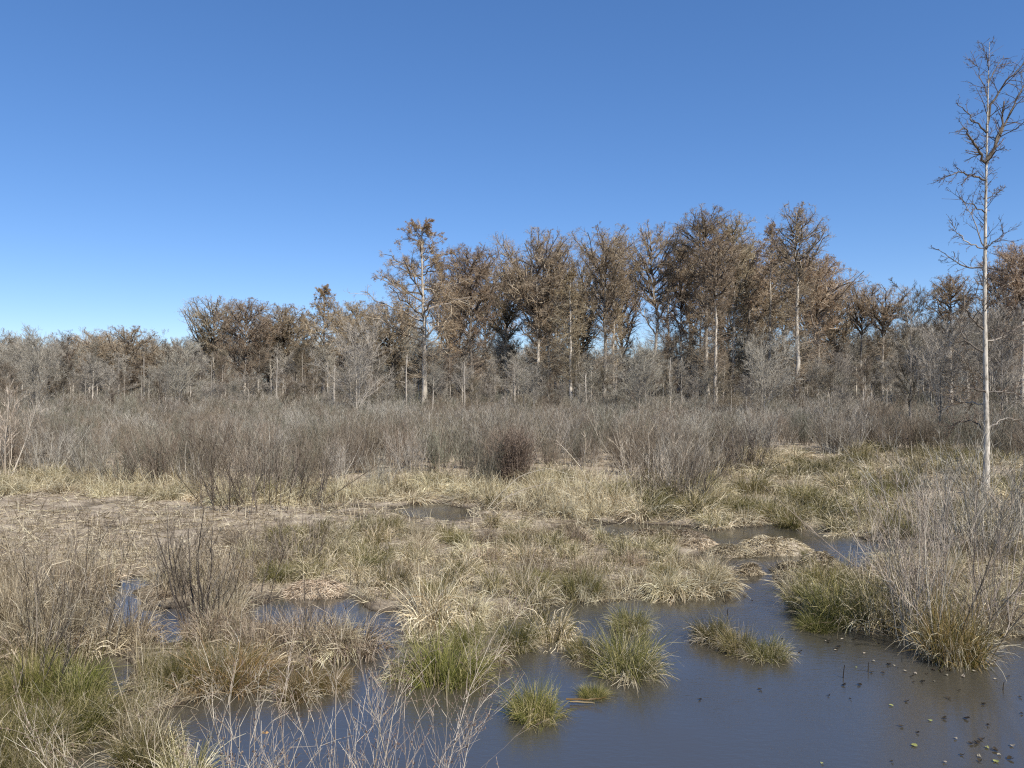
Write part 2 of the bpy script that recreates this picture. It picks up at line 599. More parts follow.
def mixed_kind(seed):
    return tussock('marsh_grass_tussock', [
        ('live_blades', 'mixed', [dict(n=420, rad=.52, h=.75, lean=.5, droop=.4, w=.017, hv=.4)]),
        ('dead_thatch', 'straw', [dict(n=380, rad=.58, h=.62, lean=.95, droop=.9, w=.021, k=6)])], seed)


def brown_kind(seed):
    return tussock('dry_stalk_tussock', [
        ('dead_stalks', 'thatch', [dict(n=420, rad=.5, h=.72, lean=.35, droop=.14, w=.008, hv=.4), dict(n=120, rad=.45, h=.95, lean=.5, droop=.9, w=.012)]),
        ('dead_thatch', 'thatch', [dict(n=420, rad=.6, h=.55, lean=.95, droop=.95, w=.018)])], seed)


SEDGE = [sedge_kind(100 + i) for i in range(4)]
LUSH = [sedge_kind(110 + i, 'lush', 'sedge') for i in range(3)]
RUST = [sedge_kind(120 + i, 'rustsedge') for i in range(2)]
STRAW = [straw_kind(130 + i) for i in range(5)]
MIXED = [mixed_kind(140 + i) for i in range(6)]
BROWN = [brown_kind(150 + i) for i in range(5)]
R0 = np.random.default_rng(7)
TAKEN = []


def put(kinds, px, py, w, h, label, cat='grass tussock', group=None):
    """tussock standing at photo pixel px,py (its foot), w x h pixels in size"""
    x, y = ground(px, py)
    s = y / F
    k = kinds[R0.integers(len(kinds))]
    y2 = y + .35 * w * s
    z = max(0.0, float(height(x, y2)))
    sx = w * s * .70
    k.place((x, y2, z - .02), R0.random() * 6.28, (sx, sx, h * s * 1.2), label, cat, group)
    TAKEN.append((x, y2, sx * .5))


# ---- tussocks in and along the pond
put(LUSH, 537, 727, 62, 50, 'small green sedge tussock standing alone in the open pond, nearest the bottom edge', group='sedge tussocks in the pond')
put(LUSH, 440, 694, 86, 68, 'lush bright green sedge tussock at the pond edge, broadest of the central group', group='sedge tussocks in the pond')
put(STRAW, 398, 682, 34, 40, 'pale straw fringe tussock leaning left beside the lush green sedge tussock', group='sedge tussocks in the pond')
put(STRAW, 488, 668, 38, 44, 'grey-straw drooping tussock right beside the lush green sedge tussock', group='sedge tussocks in the pond')
put(SEDGE, 515, 655, 56, 44, 'olive and straw tussock behind the gap between the lush and the lone sedge', group='sedge tussocks in the pond')
put(MIXED, 550, 645, 54, 44, 'straw-tipped tussock in the middle of the pond tussock chain', group='sedge tussocks in the pond')
put(SEDGE, 462, 650, 40, 38, 'olive sedge tussock in the gap between the large pale straw tussock and the lush sedge', group='sedge tussocks in the pond')
put(SEDGE, 588, 664, 42, 40, 'narrow olive tussock joined to the left of the wide green pond tussock', group='sedge tussocks in the pond')
put(SEDGE, 630, 682, 82, 56, 'wide green and straw sedge tussock in mid pond, right end of the chain', group='sedge tussocks in the pond')
put(LUSH, 594, 700, 34, 17, 'low bright yellow-green sprout of sedge at the water between two larger tussocks', group='sedge tussocks in the pond')
put(SEDGE, 634, 634, 46, 34, 'small upright sedge tussock in the water behind the wide green one', group='sedge tussocks in the pond')
put(SEDGE, 718, 646, 46, 34, 'left half of the low sedge island in open water', group='sedge tussocks in the pond')
put(SEDGE, 742, 656, 42, 36, 'middle clump of the low sedge island in open water', group='sedge tussocks in the pond')
put(SEDGE, 772, 663, 48, 30, 'right-hand trailing clump of the low sedge island in open water', group='sedge tussocks in the pond')
put(SEDGE, 812, 614, 46, 42, 'olive sedge at the left tip of the dense right bank', group='sedge tussocks on the right bank')
put(LUSH, 826, 634, 44, 30, 'short bright green sedge at the water below the dense right bank', group='sedge tussocks on the right bank')
put(SEDGE, 852, 630, 76, 64, 'tall olive sedge mass in the middle of the dense right bank', group='sedge tussocks on the right bank')
put(MIXED, 888, 632, 66, 62, 'brownish straw tussock on the right bank, left of the pale bare shrub', group='sedge tussocks on the right bank')
put(MIXED, 918, 626, 60, 70, 'tall grey-straw tussock under the left stems of the pale bare shrub', group='sedge tussocks on the right bank')
put(RUST, 968, 668, 84, 84, 'rusty green sedge tussock at the foot of the pale bare shrub', group='sedge tussocks on the right bank')
put(SEDGE, 836, 596, 60, 40, 'olive sedge behind the dense right bank, below the reed stalks', group='sedge tussocks on the right bank')
put(LUSH, 804, 556, 16, 10, 'tiny dark green plant alone in the narrow channel', 'plant')
put(STRAW, 432, 636, 74, 52, 'large pale straw tussock overhanging the pond above the lush green sedge', group='straw tussocks on the bank')
put(STRAW, 470, 628, 50, 44, 'grey straw tussock joined to the right of the large pale one', group='straw tussocks on the bank')
put(STRAW, 522, 600, 40, 36, 'round mop-like bleached tussock on the far bank of the pond', group='straw tussocks on the bank')
put(STRAW, 710, 597, 52, 36, 'straw tussock on the point where the channel leaves the pond', group='straw tussocks on the bank')
put(STRAW, 670, 600, 44, 34, 'straw tussock on the far bank with fallen rusty blades at its foot', group='straw tussocks on the bank')
put(STRAW, 716, 582, 32, 24, 'small bleached drooping tussock beside the channel mouth', group='straw tussocks on the bank')
put(SEDGE, 585, 604, 50, 44, 'olive sedge tussock on the far bank of the pond, left of the fallen blades', group='straw tussocks on the bank')
put(BROWN, 350, 658, 70, 52, 'dry brown tussock at the tip of the left bank', group='dry tussocks on the left bank')
put(BROWN, 300, 662, 80, 58, 'dark-footed dry brown tussock overhanging the pond on the left bank', group='dry tussocks on the left bank')
put(BROWN, 255, 664, 60, 54, 'dry grey tussock behind the yellowish sedge on the left bank', group='dry tussocks on the left bank')
put(RUST, 215, 700, 92, 52, 'yellow-olive sedge mound on the left bank at the water', group='green tussocks on the left bank')
put(SEDGE, 172, 696, 62, 48, 'straw and olive mound joined to the left of the yellow-olive sedge', group='green tussocks on the left bank')
put(RUST, 292, 704, 56, 36, 'thin yellow-green sedge growing in the water behind the pale brush', group='green tussocks on the left bank')
put(RUST, 330, 694, 40, 30, 'small orange-tinged sedge in the water behind the pale brush', group='green tussocks on the left bank')
put(LUSH, 60, 716, 92, 62, 'dark green grass hump by the narrow left water gap', group='green tussocks on the left bank')
put(LUSH, 18, 712, 66, 60, 'dark green grass hump at the left edge below the brown stalks', group='green tussocks on the left bank')
put(SEDGE, 40, 758, 96, 64, 'arching straw and green grass hump in the bottom left corner', group='green tussocks on the left bank')
put(SEDGE, 100, 738, 66, 48, 'small grass hump with a black hollow in front of the left water gap', group='green tussocks on the left bank')
put(SEDGE, 135, 776, 70, 54, 'green grass hump at the bottom edge, right of the small dark pool', group='green tussocks on the left bank')
put(SEDGE, -20, 790, 110, 70, 'green grass hump cut by the left edge at the very bottom', group='green tussocks on the left bank')
put(MIXED, 170, 790, 60, 46, 'sparse olive grass at the bottom edge, left of the pale brush', group='green tussocks on the left bank')
put(BROWN, 25, 668, 80, 82, 'tall dry brown stalks at the left edge above the green humps', group='dry tussocks on the left bank')
put(BROWN, 72, 660, 76, 72, 'tall dry brown stalks left of the small pools', group='dry tussocks on the left bank')
put(BROWN, 45, 622, 76, 66, 'dry brown stalk clump behind the tall stalks of the left edge', group='dry tussocks on the left bank')
put(BROWN, 120, 650, 56, 62, 'dry grey clump holding upright pale stems between the small pools', group='dry tussocks on the left bank')
put(BROWN, 200, 650, 60, 48, 'dry clump at the foot of the dark-stemmed shrub', group='dry tussocks on the left bank')
put(BROWN, 5, 640, 70, 80, 'dry brown stalk clump cut by the left edge', group='dry tussocks on the left bank')

# ---- tussocks over the marsh flats: scattered on the ground, kept off the water
def in_px(poly, x, y):
    px = 512 + x * F / y
    py = HOR + CAM_H * F / y
    return inside(poly, px, py)


def openly(x, y):
    return np.any([in_px(p_, x, y) for p_ in OPENLY], axis=0)


MIDZ = [(235, 548), (330, 530), (430, 528), (520, 530), (600, 538), (680, 548), (735, 562), (730, 590), (600, 596), (500, 615), (430, 620), (350, 596), (240, 592)]
LEFTZ = [(-60, 575), (60, 578), (120, 585), (240, 575), (250, 592), (370, 622), (360, 650), (200, 650), (0, 660), (-60, 660)]
FOOTZ = [(-80, 478), (120, 478), (250, 490), (420, 488), (560, 478), (640, 485), (640, 520), (560, 522), (460, 503), (400, 502), (300, 512), (150, 500), (-80, 494)]
RIGHTZ = [(640, 480), (740, 458), (880, 452), (1100, 462), (1100, 545), (930, 560), (895, 545), (860, 530), (760, 528), (690, 530), (640, 522)]
FARR = [(850, 575), (930, 556), (1100, 550), (1100, 640), (1000, 632), (900, 620), (860, 600)]


def scatter(poly, n, dmin, seed, smin=.55):
    rng = np.random.default_rng(seed)
    g = np.array([ground(*p) for p in poly])
    lo, hi = g.min(0), g.max(0)
    out_, tries = [], 0
    while len(out_) < n and tries < n * 60:
        tries += 1
        x, y = lo + (hi - lo) * rng.random(2)
        if not in_px(poly, np.array([x]), np.array([y]))[0] or landmask(x, y) < smin or (y < 29 and openly(np.array([x]), np.array([y]))[0]):
            continue
        if any((x - a) ** 2 + (y - b) ** 2 < dmin * dmin for a, b in out_):
            continue
        if any((x - a) ** 2 + (y - b) ** 2 < (c * .8) ** 2 for a, b, c in TAKEN):
            continue
        out_.append((x, y))
    return out_, rng


def field(poly, n, dmin, seed, choose, w, h, label, group):
    pts, rng = scatter(poly, n, dmin, seed)
    for x, y in pts:
        ks = choose(rng, x, y)
        k = ks[rng.integers(len(ks))]
        s = w[0] + (w[1] - w[0]) * rng.random()
        hh = h[0] + (h[1] - h[0]) * rng.random()
        k.place((x, y, float(height(x, y)) - .03), rng.random() * 6.28, (s * .66, s * (.55 + .25 * rng.random()), hh * .78), label, 'grass tussock', group)


pick = lambda *ks: (lambda rng, x, y: ks[rng.integers(len(ks))])
field(MIDZ, 64, .9, 201, pick(MIXED, MIXED, STRAW, SEDGE, BROWN, BROWN), (.9, 1.4), (.8, 1.15),
      'olive and straw grass tussock in the dense field behind the pond', 'tussocks of the field behind the pond')
field(LEFTZ, 30, 1.0, 202, pick(BROWN, BROWN, STRAW, BROWN), (.9, 1.3), (.7, 1.05),
      'dry grey-brown tussock in the tangle around the dark-stemmed shrub', 'dry tussocks of the left tangle')
field(FOOTZ, 75, 1.15, 203, pick(STRAW, STRAW, STRAW, MIXED), (1.2, 2.1), (.9, 1.7),
      'pale straw tussock in the belt along the foot of the bare thicket', 'straw tussocks at the foot of the thicket')
field(RIGHTZ, 78, 1.25, 204, pick(STRAW, MIXED, MIXED, SEDGE), (1.5, 2.6), (1.1, 1.9),
      'large straw and olive tussock in the grassy rise beyond the channel', 'large tussocks beyond the channel')
field([(676, 512), (760, 510), (860, 510), (900, 528), (900, 540), (850, 533), (770, 526), (690, 531)], 26, .9, 206, pick(STRAW, MIXED, SEDGE), (1.2, 1.9), (.8, 1.2),
      'straw grass tussock on the far bank of the narrow channel', 'tussocks on the far bank of the channel')
field(FARR, 26, .8, 205, pick(BROWN, STRAW, MIXED), (1.0, 1.6), (.9, 1.3),
      'grey straw tussock among the brush behind the pale bare shrub', 'tussocks behind the pale bare shrub')

# ---- grass nobody could count: filling between the tussocks, and the flattened mat
rng = np.random.default_rng(33)


def filler(mb, rng, n, ybounds, test, h, w, mat, lean=.9, droop=.6, k=4, smin=.6, wide=.75):
    got = 0
    while got < n:
        q = n
        y = 1 / (1 / ybounds[1] + (1 / ybounds[0] - 1 / ybounds[1]) * rng.random(q))
        x = (rng.random(q) - .5) * 2 * (wide * y + 1)
        ok = test(x, y) & (landmask(x, y) > smin)
        if lean < 2:
            ok &= ~openly(x, y)
        x, y = x[ok][:n - got], y[ok][:n - got]
        got += max(len(x), 1)
        m_ = len(x)
        a = rng.random(m_) * 2 * PI
        tl = np.abs(rng.normal(size=m_)) * lean
        d = np.stack([np.cos(a) * np.sin(tl), np.sin(a) * np.sin(tl), np.cos(tl)], -1)
        base = np.stack([x, y, height(x, y) - .03], -1)
        L = h * (.5 + rng.random(m_)) * (1 if np.isscalar(h) else 1)
        P = run(rng, base, d, L, k, -droop / (k - 1), .1)
        P[:, :, 2] = np.maximum(P[:, :, 2], (height(P[:, :, 0], P[:, :, 1]) + .01 + .04 * rng.random((m_, 1))))
        W = w * (.6 + .8 * rng.random(m_))[:, None] * (y / 25)[:, None] * np.linspace(1, .4, k)[None, :]
        mb.strips(rng, P, W, mat)


def clumpy(x, y, f=.55, thr=.5, seed=40):
    return vnoise(x * f, y * f, seed) * .65 + vnoise(x * f * 3, y * f * 3, seed + 1) * .35 > thr


zone = lambda *ps: (lambda x, y: np.any([in_px(p_, x, y) for p_ in ps], axis=0))
g1 = MB()
filler(g1, rng, 5000, (16, 31), lambda x, y: zone(MIDZ)(x, y) & clumpy(x, y, .8, .5, 70), .40, .013, 0, .5, .4)
filler(g1, rng, 9000, (24, 60), lambda x, y: zone(RIGHTZ)(x, y) & clumpy(x, y, .5, .45, 70), .6, .014, 0, .5, .5)
filler(g1, rng, 3000, (10, 30), lambda x, y: zone(FARR, LEFTZ)(x, y), .5, .012, 0, .5, .5)
filler(g1, rng, 9000, (26, 62), lambda x, y: zone(FOOTZ)(x, y), .7, .014, 1, .6, .7)
filler(g1, rng, 13000, (9, 17), lambda x, y: (512 + x * F / y < 260) & (y < 13.5), .42, .008, 2, .6, .5)
filler(g1, rng, 9000, (13, 20), zone(LEFTZ), .5, .011, 3, .6, .6)
side = lambda x, y: (np.abs(x) > .69 * y) & clumpy(x, y, .6, .42, 90)
filler(g1, rng, 9000, (6, 62), side, .6, .013, 0, .6, .6, wide=1.25)
filler(g1, rng, 9000, (6, 62), side, .6, .013, 1, .7, .8, wide=1.25)
tag(g1.build('marsh_grass', [M['mixed'], M['palestraw'], M['sedge'], M['thatch']]), kind='stuff')
g2 = MB()
filler(g2, rng, 42000, (18, 60), lambda x, y: clumpy(x, y, .4, .36) & ~(zone(MIDZ)(x, y) & clumpy(x, y, .6, .42, 80)), .42, .016, 0, 3.0, .5, 3, .5)
filler(g2, rng, 13000, (18, 60), lambda x, y: clumpy(x, y, .7, .5, 60) & ~zone(MIDZ)(x, y), .36, .016, 1, 3.0, .5, 3, .5)
filler(g2, rng, 22000, (9, 22), lambda x, y: x < 100, .40, .010, 0, 3.0, .5, 3, .45)
filler(g2, rng, 5000, (9, 27), lambda x, y: (landmask(x, y) < .85) & (y > 14), .5, .013, 1, 1.1, 1.1, 5, .42)
filler(g2, rng, 4000, (9, 27), lambda x, y: landmask(x, y) < .9, .5, .012, 0, .8, .8, 5, .45)
filler(g2, rng, 12000, (6, 62), lambda x, y: np.abs(x) > .69 * y, .42, .014, 0, 3.0, .5, 3, .45, wide=1.25)
tag(g2.build('flattened_dead_grass', [M['thatch'], M['straw']]), kind='stuff')


# ---- mats of dead grass heaped on mud
def hummock(px, py, w, h, label, seed):
    x, y = ground(px, py)
    s = y / F
    rng = np.random.default_rng(seed)
    t = tag(empty('grass_hummock', (x, y + .25 * w * s, 0)), label, 'hummock', 'dead grass hummocks')
    a, b, H = w * s * .56, w * s * .36, max(h * s * 1.0, .12)
    nr, na = 10, 30
    rr = np.linspace(0, 1, nr)[:, None]
    aa = (np.arange(na) / na * 2 * PI)[None, :]
    X, Y = a * rr * np.cos(aa), b * rr * np.sin(aa)
    wob = 1 + .35 * (vnoise(np.cos(aa) * 1.5 + seed, np.sin(aa) * 1.5 + seed, seed) - .5)
    X, Y = X * wob, Y * wob
    f = lambda X_, Y_, R_: H * (1 - R_ ** 2.2) * (.8 + .5 * vnoise(X_ * 3 + seed, Y_ * 3, seed)) - .06 * R_ - .015
    Z = f(X, Y, rr)
    m_ = MB()
    j = np.arange(na)
    q = np.stack([(np.arange(nr - 1)[:, None] * na + j), (np.arange(nr - 1)[:, None] * na + (j + 1) % na),
                  (np.arange(1, nr)[:, None] * na + (j + 1) % na), (np.arange(1, nr)[:, None] * na + j)], -1)
    m_.add(np.stack([X, Y, Z], -1).reshape(-1, 3), q.reshape(-1, 4))
    m_.build('mud_mound', [bpy.data.materials['marsh_mud']], t, True)
    n = int(1100 + 900 * a * b * 3)
    r_, an = np.sqrt(rng.random(n)) * .95, rng.random(n) * 2 * PI
    X, Y = a * r_ * np.cos(an), b * r_ * np.sin(an)
    base = np.stack([X, Y, f(X, Y, r_) + .015 + .05 * rng.random(n)], -1)
    d = nrm(np.stack([np.cos(an) * .4 + rng.normal(size=n) * .8, np.sin(an) * .4 + rng.normal(size=n) * .8, -.05 - .25 * r_ + rng.normal(size=n) * .12], -1))
    P = run(rng, base, d, .08 + .13 * rng.random(n), 4, -.12, .15)
    P[:, :, 2] = np.maximum(P[:, :, 2], .01)
    m_ = MB()
    m_.strips(rng, P, np.full((n, 4), .008 * y / 15) * np.array([1, 1, .8, .4]), 0)
    m_.build('thatch', [M['thatch']], t)


m, nt, out = mat('marsh_mud')
nz = nt.nodes.new('ShaderNodeTexNoise')
nz.inputs['Scale'].default_value = 9
nz.inputs['Detail'].default_value = 8
col = ramp(nt, [(.33, (.12, .095, .068)), (.5, (.26, .215, .158)), (.68, (.40, .345, .265))], nz.outputs['Fac'])
d = nt.nodes.new('ShaderNodeBsdfDiffuse')
nt.links.new(col, d.inputs['Color'])
nt.links.new(d.outputs[0], out.inputs['Surface'])
for i, (a_, b_, c_, d_, l_) in enumerate([
        (778, 555, 76, 13, 'largest bleached grass hummock in the narrow channel, pointed at the right'),
        (735, 557, 52, 8, 'low grey hummock trailing left from the largest channel hummock'),
        (700, 551, 44, 10, 'oval grey hummock left of the channel, near the far bank'),
        (690, 541, 40, 9, 'small hummock behind the oval grey one'),
        (655, 540, 44, 8, 'flat hummock on the mud shore left of the channel'),
        (572, 536, 44, 9, 'flat pale hummock lying beside the thin far pool'),
        (528, 540, 34, 8, 'flat hummock left of the thin far pool'),
        (826, 576, 50, 18, 'rounded bleached hummock below the reed stalks'),
        (792, 573, 26, 10, 'small brown hummock left of the rounded bleached one'),
        (752, 575, 20, 9, 'dark wet hummock at the channel mouth'),
        (85, 606, 26, 12, 'small pale hummock beside the left pool'),
        (312, 598, 62, 14, 'pale flat hummock above the grey strip of water on the left'),
        (250, 580, 50, 12, 'dull flat hummock left of the grey strip of water')]):
    hummock(a_, b_, c_, d_, l_, 300 + i)


# ------------------------------------------------------------------ shrubs
def shrub_parts(seed, stems, H, spread, nsub, ntw, r0, tw, tl=(.25, .5), lean=.5, up=.25, buds=0, leg=.15, bw=.006, k=5, lr=.12):
    rng = np.random.default_rng(seed)
    a = rng.random(stems) * 2 * PI
    rr = lr * np.sqrt(rng.random(stems)) * spread
    base = np.stack([rr * np.cos(a), rr * np.sin(a), np.full(stems, -.1)], -1)
    tl_ = np.abs(rng.normal(size=stems)) * lean * .6 + .05
    d = nrm(np.stack([np.cos(a) * np.sin(tl_), np.sin(a) * np.sin(tl_), np.cos(tl_)], -1) + rng.normal(size=(stems, 3)) * .08)
    L = H * (.6 + .45 * rng.random(stems)) / np.maximum(np.cos(tl_), .7)
    P = run(rng, base, d, L, k, .06, .09)
    R = (r0 * (.6 + .7 * rng.random(stems)))[:, None] * np.linspace(1, .28, k)[None, :]
    Q, QR = sprout(rng, P, R, stems * nsub, leg, 1.0, .25, .5, (.3, .8), up, 4, .55, .06, .12, .45, tw)
    T, TR = sprout(rng, Q, QR, stems * nsub * ntw, .15, 1.0, tl[0], tl[1], (.3, .9), up * .8, 3, .6, .05, .12, .3, tw)
    return rng, (P, R), (Q, QR), (T, TR)


def shrub(name, seed, mstem, mtwig, sides=4, bud=0, ribbon=True, link=True, **kw):
    rng, (P, R), (Q, QR), (T, TR) = shrub_parts(seed, **kw)
    t = empty(name)
    a = MB()
    a.tubes(rng, P, R, sides)
    b = MB()
    b.tubes(rng, Q, QR, 3)
    if ribbon:
        b.strips(rng, T, TR * 2)
    else:
        b.tubes(rng, T, TR, 3)
    if bud:
        i = rng.integers(0, len(T), bud)
        tt = .3 + .7 * rng.random(bud)
        bb, _, tn = interp(T, TR, i, tt)
        dd = nrm(tn + rng.normal(size=(bud, 3)) * .6)
        BP = run(rng, bb, dd, np.full(bud, .014) + .01 * rng.random(bud), 3, 0, 0)
        b.tubes(rng, BP, np.array([[.0015, .004, .001]]) * np.ones((bud, 1)), 4, 1)
    child(t, a.build('stems', [M[mstem]], t))
    child(t, b.build('twigs', [M[mtwig], M['bud']], t))
    return Kind(t)


THICK = [shrub('bare_shrub', 400 + i, ('darktwig', 'twig', 'greytwig', 'greytwig')[i % 4], ('olivetwig', 'twig', 'twig', 'greytwig')[i % 4], stems=26, H=3.1, spread=3.0, nsub=9, ntw=6, r0=.019, tw=.0048,
               lean=.42, leg=.12, tl=(.3, .65), lr=.2) for i in range(8)]

FRONT = [(-90, 486), (0, 486), (110, 488), (190, 496), (262, 503), (330, 500), (400, 503), (455, 494), (500, 492), (545, 474), (600, 468),
         (650, 492), (690, 498), (730, 470), (790, 458), (880, 455), (940, 462), (1024, 468), (1110, 470)]
fx = np.array([p_[0] for p_ in FRONT], float)
fyv = np.array([p_[1] for p_ in FRONT], float)


def front_y(x, y):
    px = 512 + x * F / y
    return CAM_H * F / (np.interp(px, fx, fyv) - HOR)


rng = np.random.default_rng(55)
cand = []
sp = 2.0
for j, yy in enumerate(np.arange(32, 176, sp)):
    st = sp * (1 + max(0, yy - 60) / 120)
    for xx in np.arange(-.72 * yy - 3, .72 * yy + 3, st):
        x, y = xx + (rng.random() - .5) * st * 1.1, yy + (rng.random() - .5) * sp * 1.1
        if y > front_y(x, y) + rng.random() * 3.5 - 1.0 and vnoise(np.array([x * .3 + 9]), np.array([y * .3]), 31)[0] > .28 * (y < 60):
            cand.append((y - front_y(x, y) * .35, x, y))
cand.sort()
near_, far_ = cand[:290], cand[290:]
for _, x, y in near_:
    pt = vnoise(np.array([x * .16 + 40]), np.array([y * .16]), 21)[0] * .75 + .25 * rng.random()
    k = THICK[int(np.clip((pt - .15) / .7, 0, .999) * 8)]
    s = .44 + .34 * rng.random() + .62 * (vnoise(np.array([x * .13]), np.array([y * .13]), 9)[0] - .3)
    k.place((x, y, float(height(x, y)) - .05), rng.random() * 6.28, (s * 1.05, s * 1.05, s), 'leafless grey-brown shrub at the near side of the thicket belt',
            'shrub', 'bare shrubs along the near side of the thicket')

# the rest of the thicket reads as one mass: one object that scatters the same shrubs
tv = np.array([(x, y, float(height(x, y)) - .05) for _, x, y in far_])
me = bpy.data.meshes.new('shrub_thicket')
me.from_pydata(tv.tolist(), [], [])
nf = len(tv)
for nm, ty, dat in (('rot', 'FLOAT_VECTOR', np.stack([np.zeros(nf), np.zeros(nf), rng.random(nf) * 6.28], -1)), ('sc', 'FLOAT', np.where(tv[:, 1] < 100, .34 + .26 * rng.random(nf) + .52 * vnoise(tv[:, 0] * .13, tv[:, 1] * .13, 9), .7 + .5 * rng.random(nf)))):
    at_ = me.attributes.new(nm, ty, 'POINT')
    at_.data.foreach_set('vector' if ty == 'FLOAT_VECTOR' else 'value', np.asarray(dat, np.float32).ravel())
thick_o = tag(bpy.data.objects.new('shrub_thicket', me), kind='stuff')
C.objects.link(thick_o)
ng = bpy.data.node_groups.new('thicket', 'GeometryNodeTree')
ng.interface.new_socket('Geometry', in_out='INPUT', socket_type='NodeSocketGeometry')
ng.interface.new_socket('Geometry', in_out='OUTPUT', socket_type='NodeSocketGeometry')
gi, go = ng.nodes.new('NodeGroupInput'), ng.nodes.new('NodeGroupOutput')
src = bpy.data.collections.new('shrub_shapes')
for i in range(5):
    rr_, (P, R), (Q, QR), (T, TR) = shrub_parts(430 + i, stems=24, H=3.1, spread=3.2, nsub=8, ntw=5, r0=.024, tw=.008, lean=.45, leg=.15, tl=(.3, .65), lr=.2)
    b = MB()
    b.tubes(rr_, P, R, 3)
    b.strips(rr_, Q, QR * 2)
    b.strips(rr_, T, TR * 2)
    src.objects.link(bpy.data.objects.new('shrub_shape', b.mesh('shrub_shape', [M[('twig', 'olivetwig', 'greytwig', 'twig', 'greytwig')[i]]])))
ci = ng.nodes.new('GeometryNodeCollectionInfo')
ci.inputs['Collection'].default_value = src
ci.inputs['Separate Children'].default_value = True
ci.inputs['Reset Children'].default_value = True
iop = ng.nodes.new('GeometryNodeInstanceOnPoints')
iop.inputs['Pick Instance'].default_value = True
a1 = ng.nodes.new('GeometryNodeInputNamedAttribute')
a1.data_type = 'FLOAT_VECTOR'
a1.inputs['Name'].default_value = 'rot'
a2 = ng.nodes.new('GeometryNodeInputNamedAttribute')
a2.data_type = 'FLOAT'
a2.inputs['Name'].default_value = 'sc'
L_ = ng.links.new
L_(gi.outputs[0], iop.inputs['Points'])
L_(ci.outputs[0], iop.inputs['Instance'])
L_(a1.outputs['Attribute'], iop.inputs['Rotation'])
L_(a2.outputs['Attribute'], iop.inputs['Scale'])
L_(iop.outputs[0], go.inputs[0])
thick_o.modifiers.new('scatter', 'NODES').node_group = ng


def put_shrub(name, seed, px, py, label, mstem, mtwig, cat='shrub', group=None, **kw):
    x, y = ground(px, py)
    k = shrub(name, seed, mstem, mtwig, **kw)
    return k.place((x, y, max(0., float(height(x, y))) - .03), 0, 1.0, label, cat, group)


# single shrubs that stand out
put_shrub('pale_shrub', 500, 945, 648, 'tall pale bare shrub of many upright stems at the right water edge', 'shrubstem', 'shrubstem', sides=6, ribbon=False,
          stems=34, H=3.2, spread=2.4, nsub=8, ntw=4, r0=.012, tw=.003, lean=.42, leg=.15, k=9, lr=.32)
put_shrub('pale_shrub', 501, 1012, 628, 'pale bare shrub cut by the right edge behind the tall one', 'shrubstem', 'shrubstem',
          stems=20, H=3.4, spread=2.4, nsub=6, ntw=4, r0=.012, tw=.004, lean=.5, leg=.2, k=6, lr=.35)
put_shrub('pale_shrub', 502, 920, 590, 'thinner grey bare shrub left behind the tall pale one', 'shrubstem', 'shrubstem',
          stems=15, H=2.6, spread=2.4, nsub=6, ntw=4, r0=.011, tw=.004, lean=.65, leg=.2, k=6, lr=.35)
put_shrub('pale_shrub', 503, 985, 560, 'brownish bare brush around the foot of the tall lone tree', 'greytwig', 'greytwig',
          stems=54, H=3.4, spread=3.0, nsub=9, ntw=5, r0=.014, tw=.005, lean=.55, leg=.12, lr=.4)
put_shrub('pale_shrub', 504, 1040, 540, 'bare brush at the right edge beyond the pale shrubs', 'greytwig', 'twig',
          stems=24, H=3.0, spread=3.6, nsub=7, ntw=5, r0=.014, tw=.005, lean=.55, leg=.12, lr=.4)
put_shrub('pale_shrub', 505, 915, 520, 'low bare brush between the grassy rise and the tall lone tree', 'greytwig', 'twig',
          stems=18, H=2.4, spread=3.4, nsub=7, ntw=5, r0=.013, tw=.005, lean=.6, leg=.12, lr=.4)
put_shrub('dark_shrub', 510, 194, 634, 'dark-stemmed bare shrub rising from the left tangle', 'darkbark', 'darktwig', sides=6, ribbon=False,
          stems=9, H=2.6, spread=1.2, nsub=10, ntw=6, r0=.018, tw=.004, lean=.85, leg=.2, k=7, lr=.1)
put_shrub('dark_shrub', 511, 215, 628, 'smaller dark bare shrub right beside the dark-stemmed one', 'darkbark', 'darktwig',
          stems=7, H=2.2, spread=1.4, nsub=9, ntw=6, r0=.011, tw=.0036, lean=.7, leg=.3, k=6, lr=.2)
put_shrub('dark_shrub', 512, 20, 660, 'thin brown upright brush at the left edge', 'darktwig', 'darktwig',
          stems=16, H=2.1, spread=2.2, nsub=6, ntw=4, r0=.011, tw=.0034, lean=.4, leg=.25, k=6, lr=.5)
put_shrub('dark_shrub', 513, 62, 652, 'thin brown upright brush right of the left-edge brush', 'darktwig', 'darktwig',
          stems=12, H=1.8, spread=2.0, nsub=6, ntw=4, r0=.010, tw=.0034, lean=.4, leg=.25, k=6, lr=.5)
put_shrub('dark_shrub', 514, 122, 640, 'sparse bare stems between the two small left pools', 'darktwig', 'greytwig',
          stems=10, H=2.0, spread=2.2, nsub=5, ntw=4, r0=.010, tw=.0034, lean=.45, leg=.25, k=6, lr=.4)
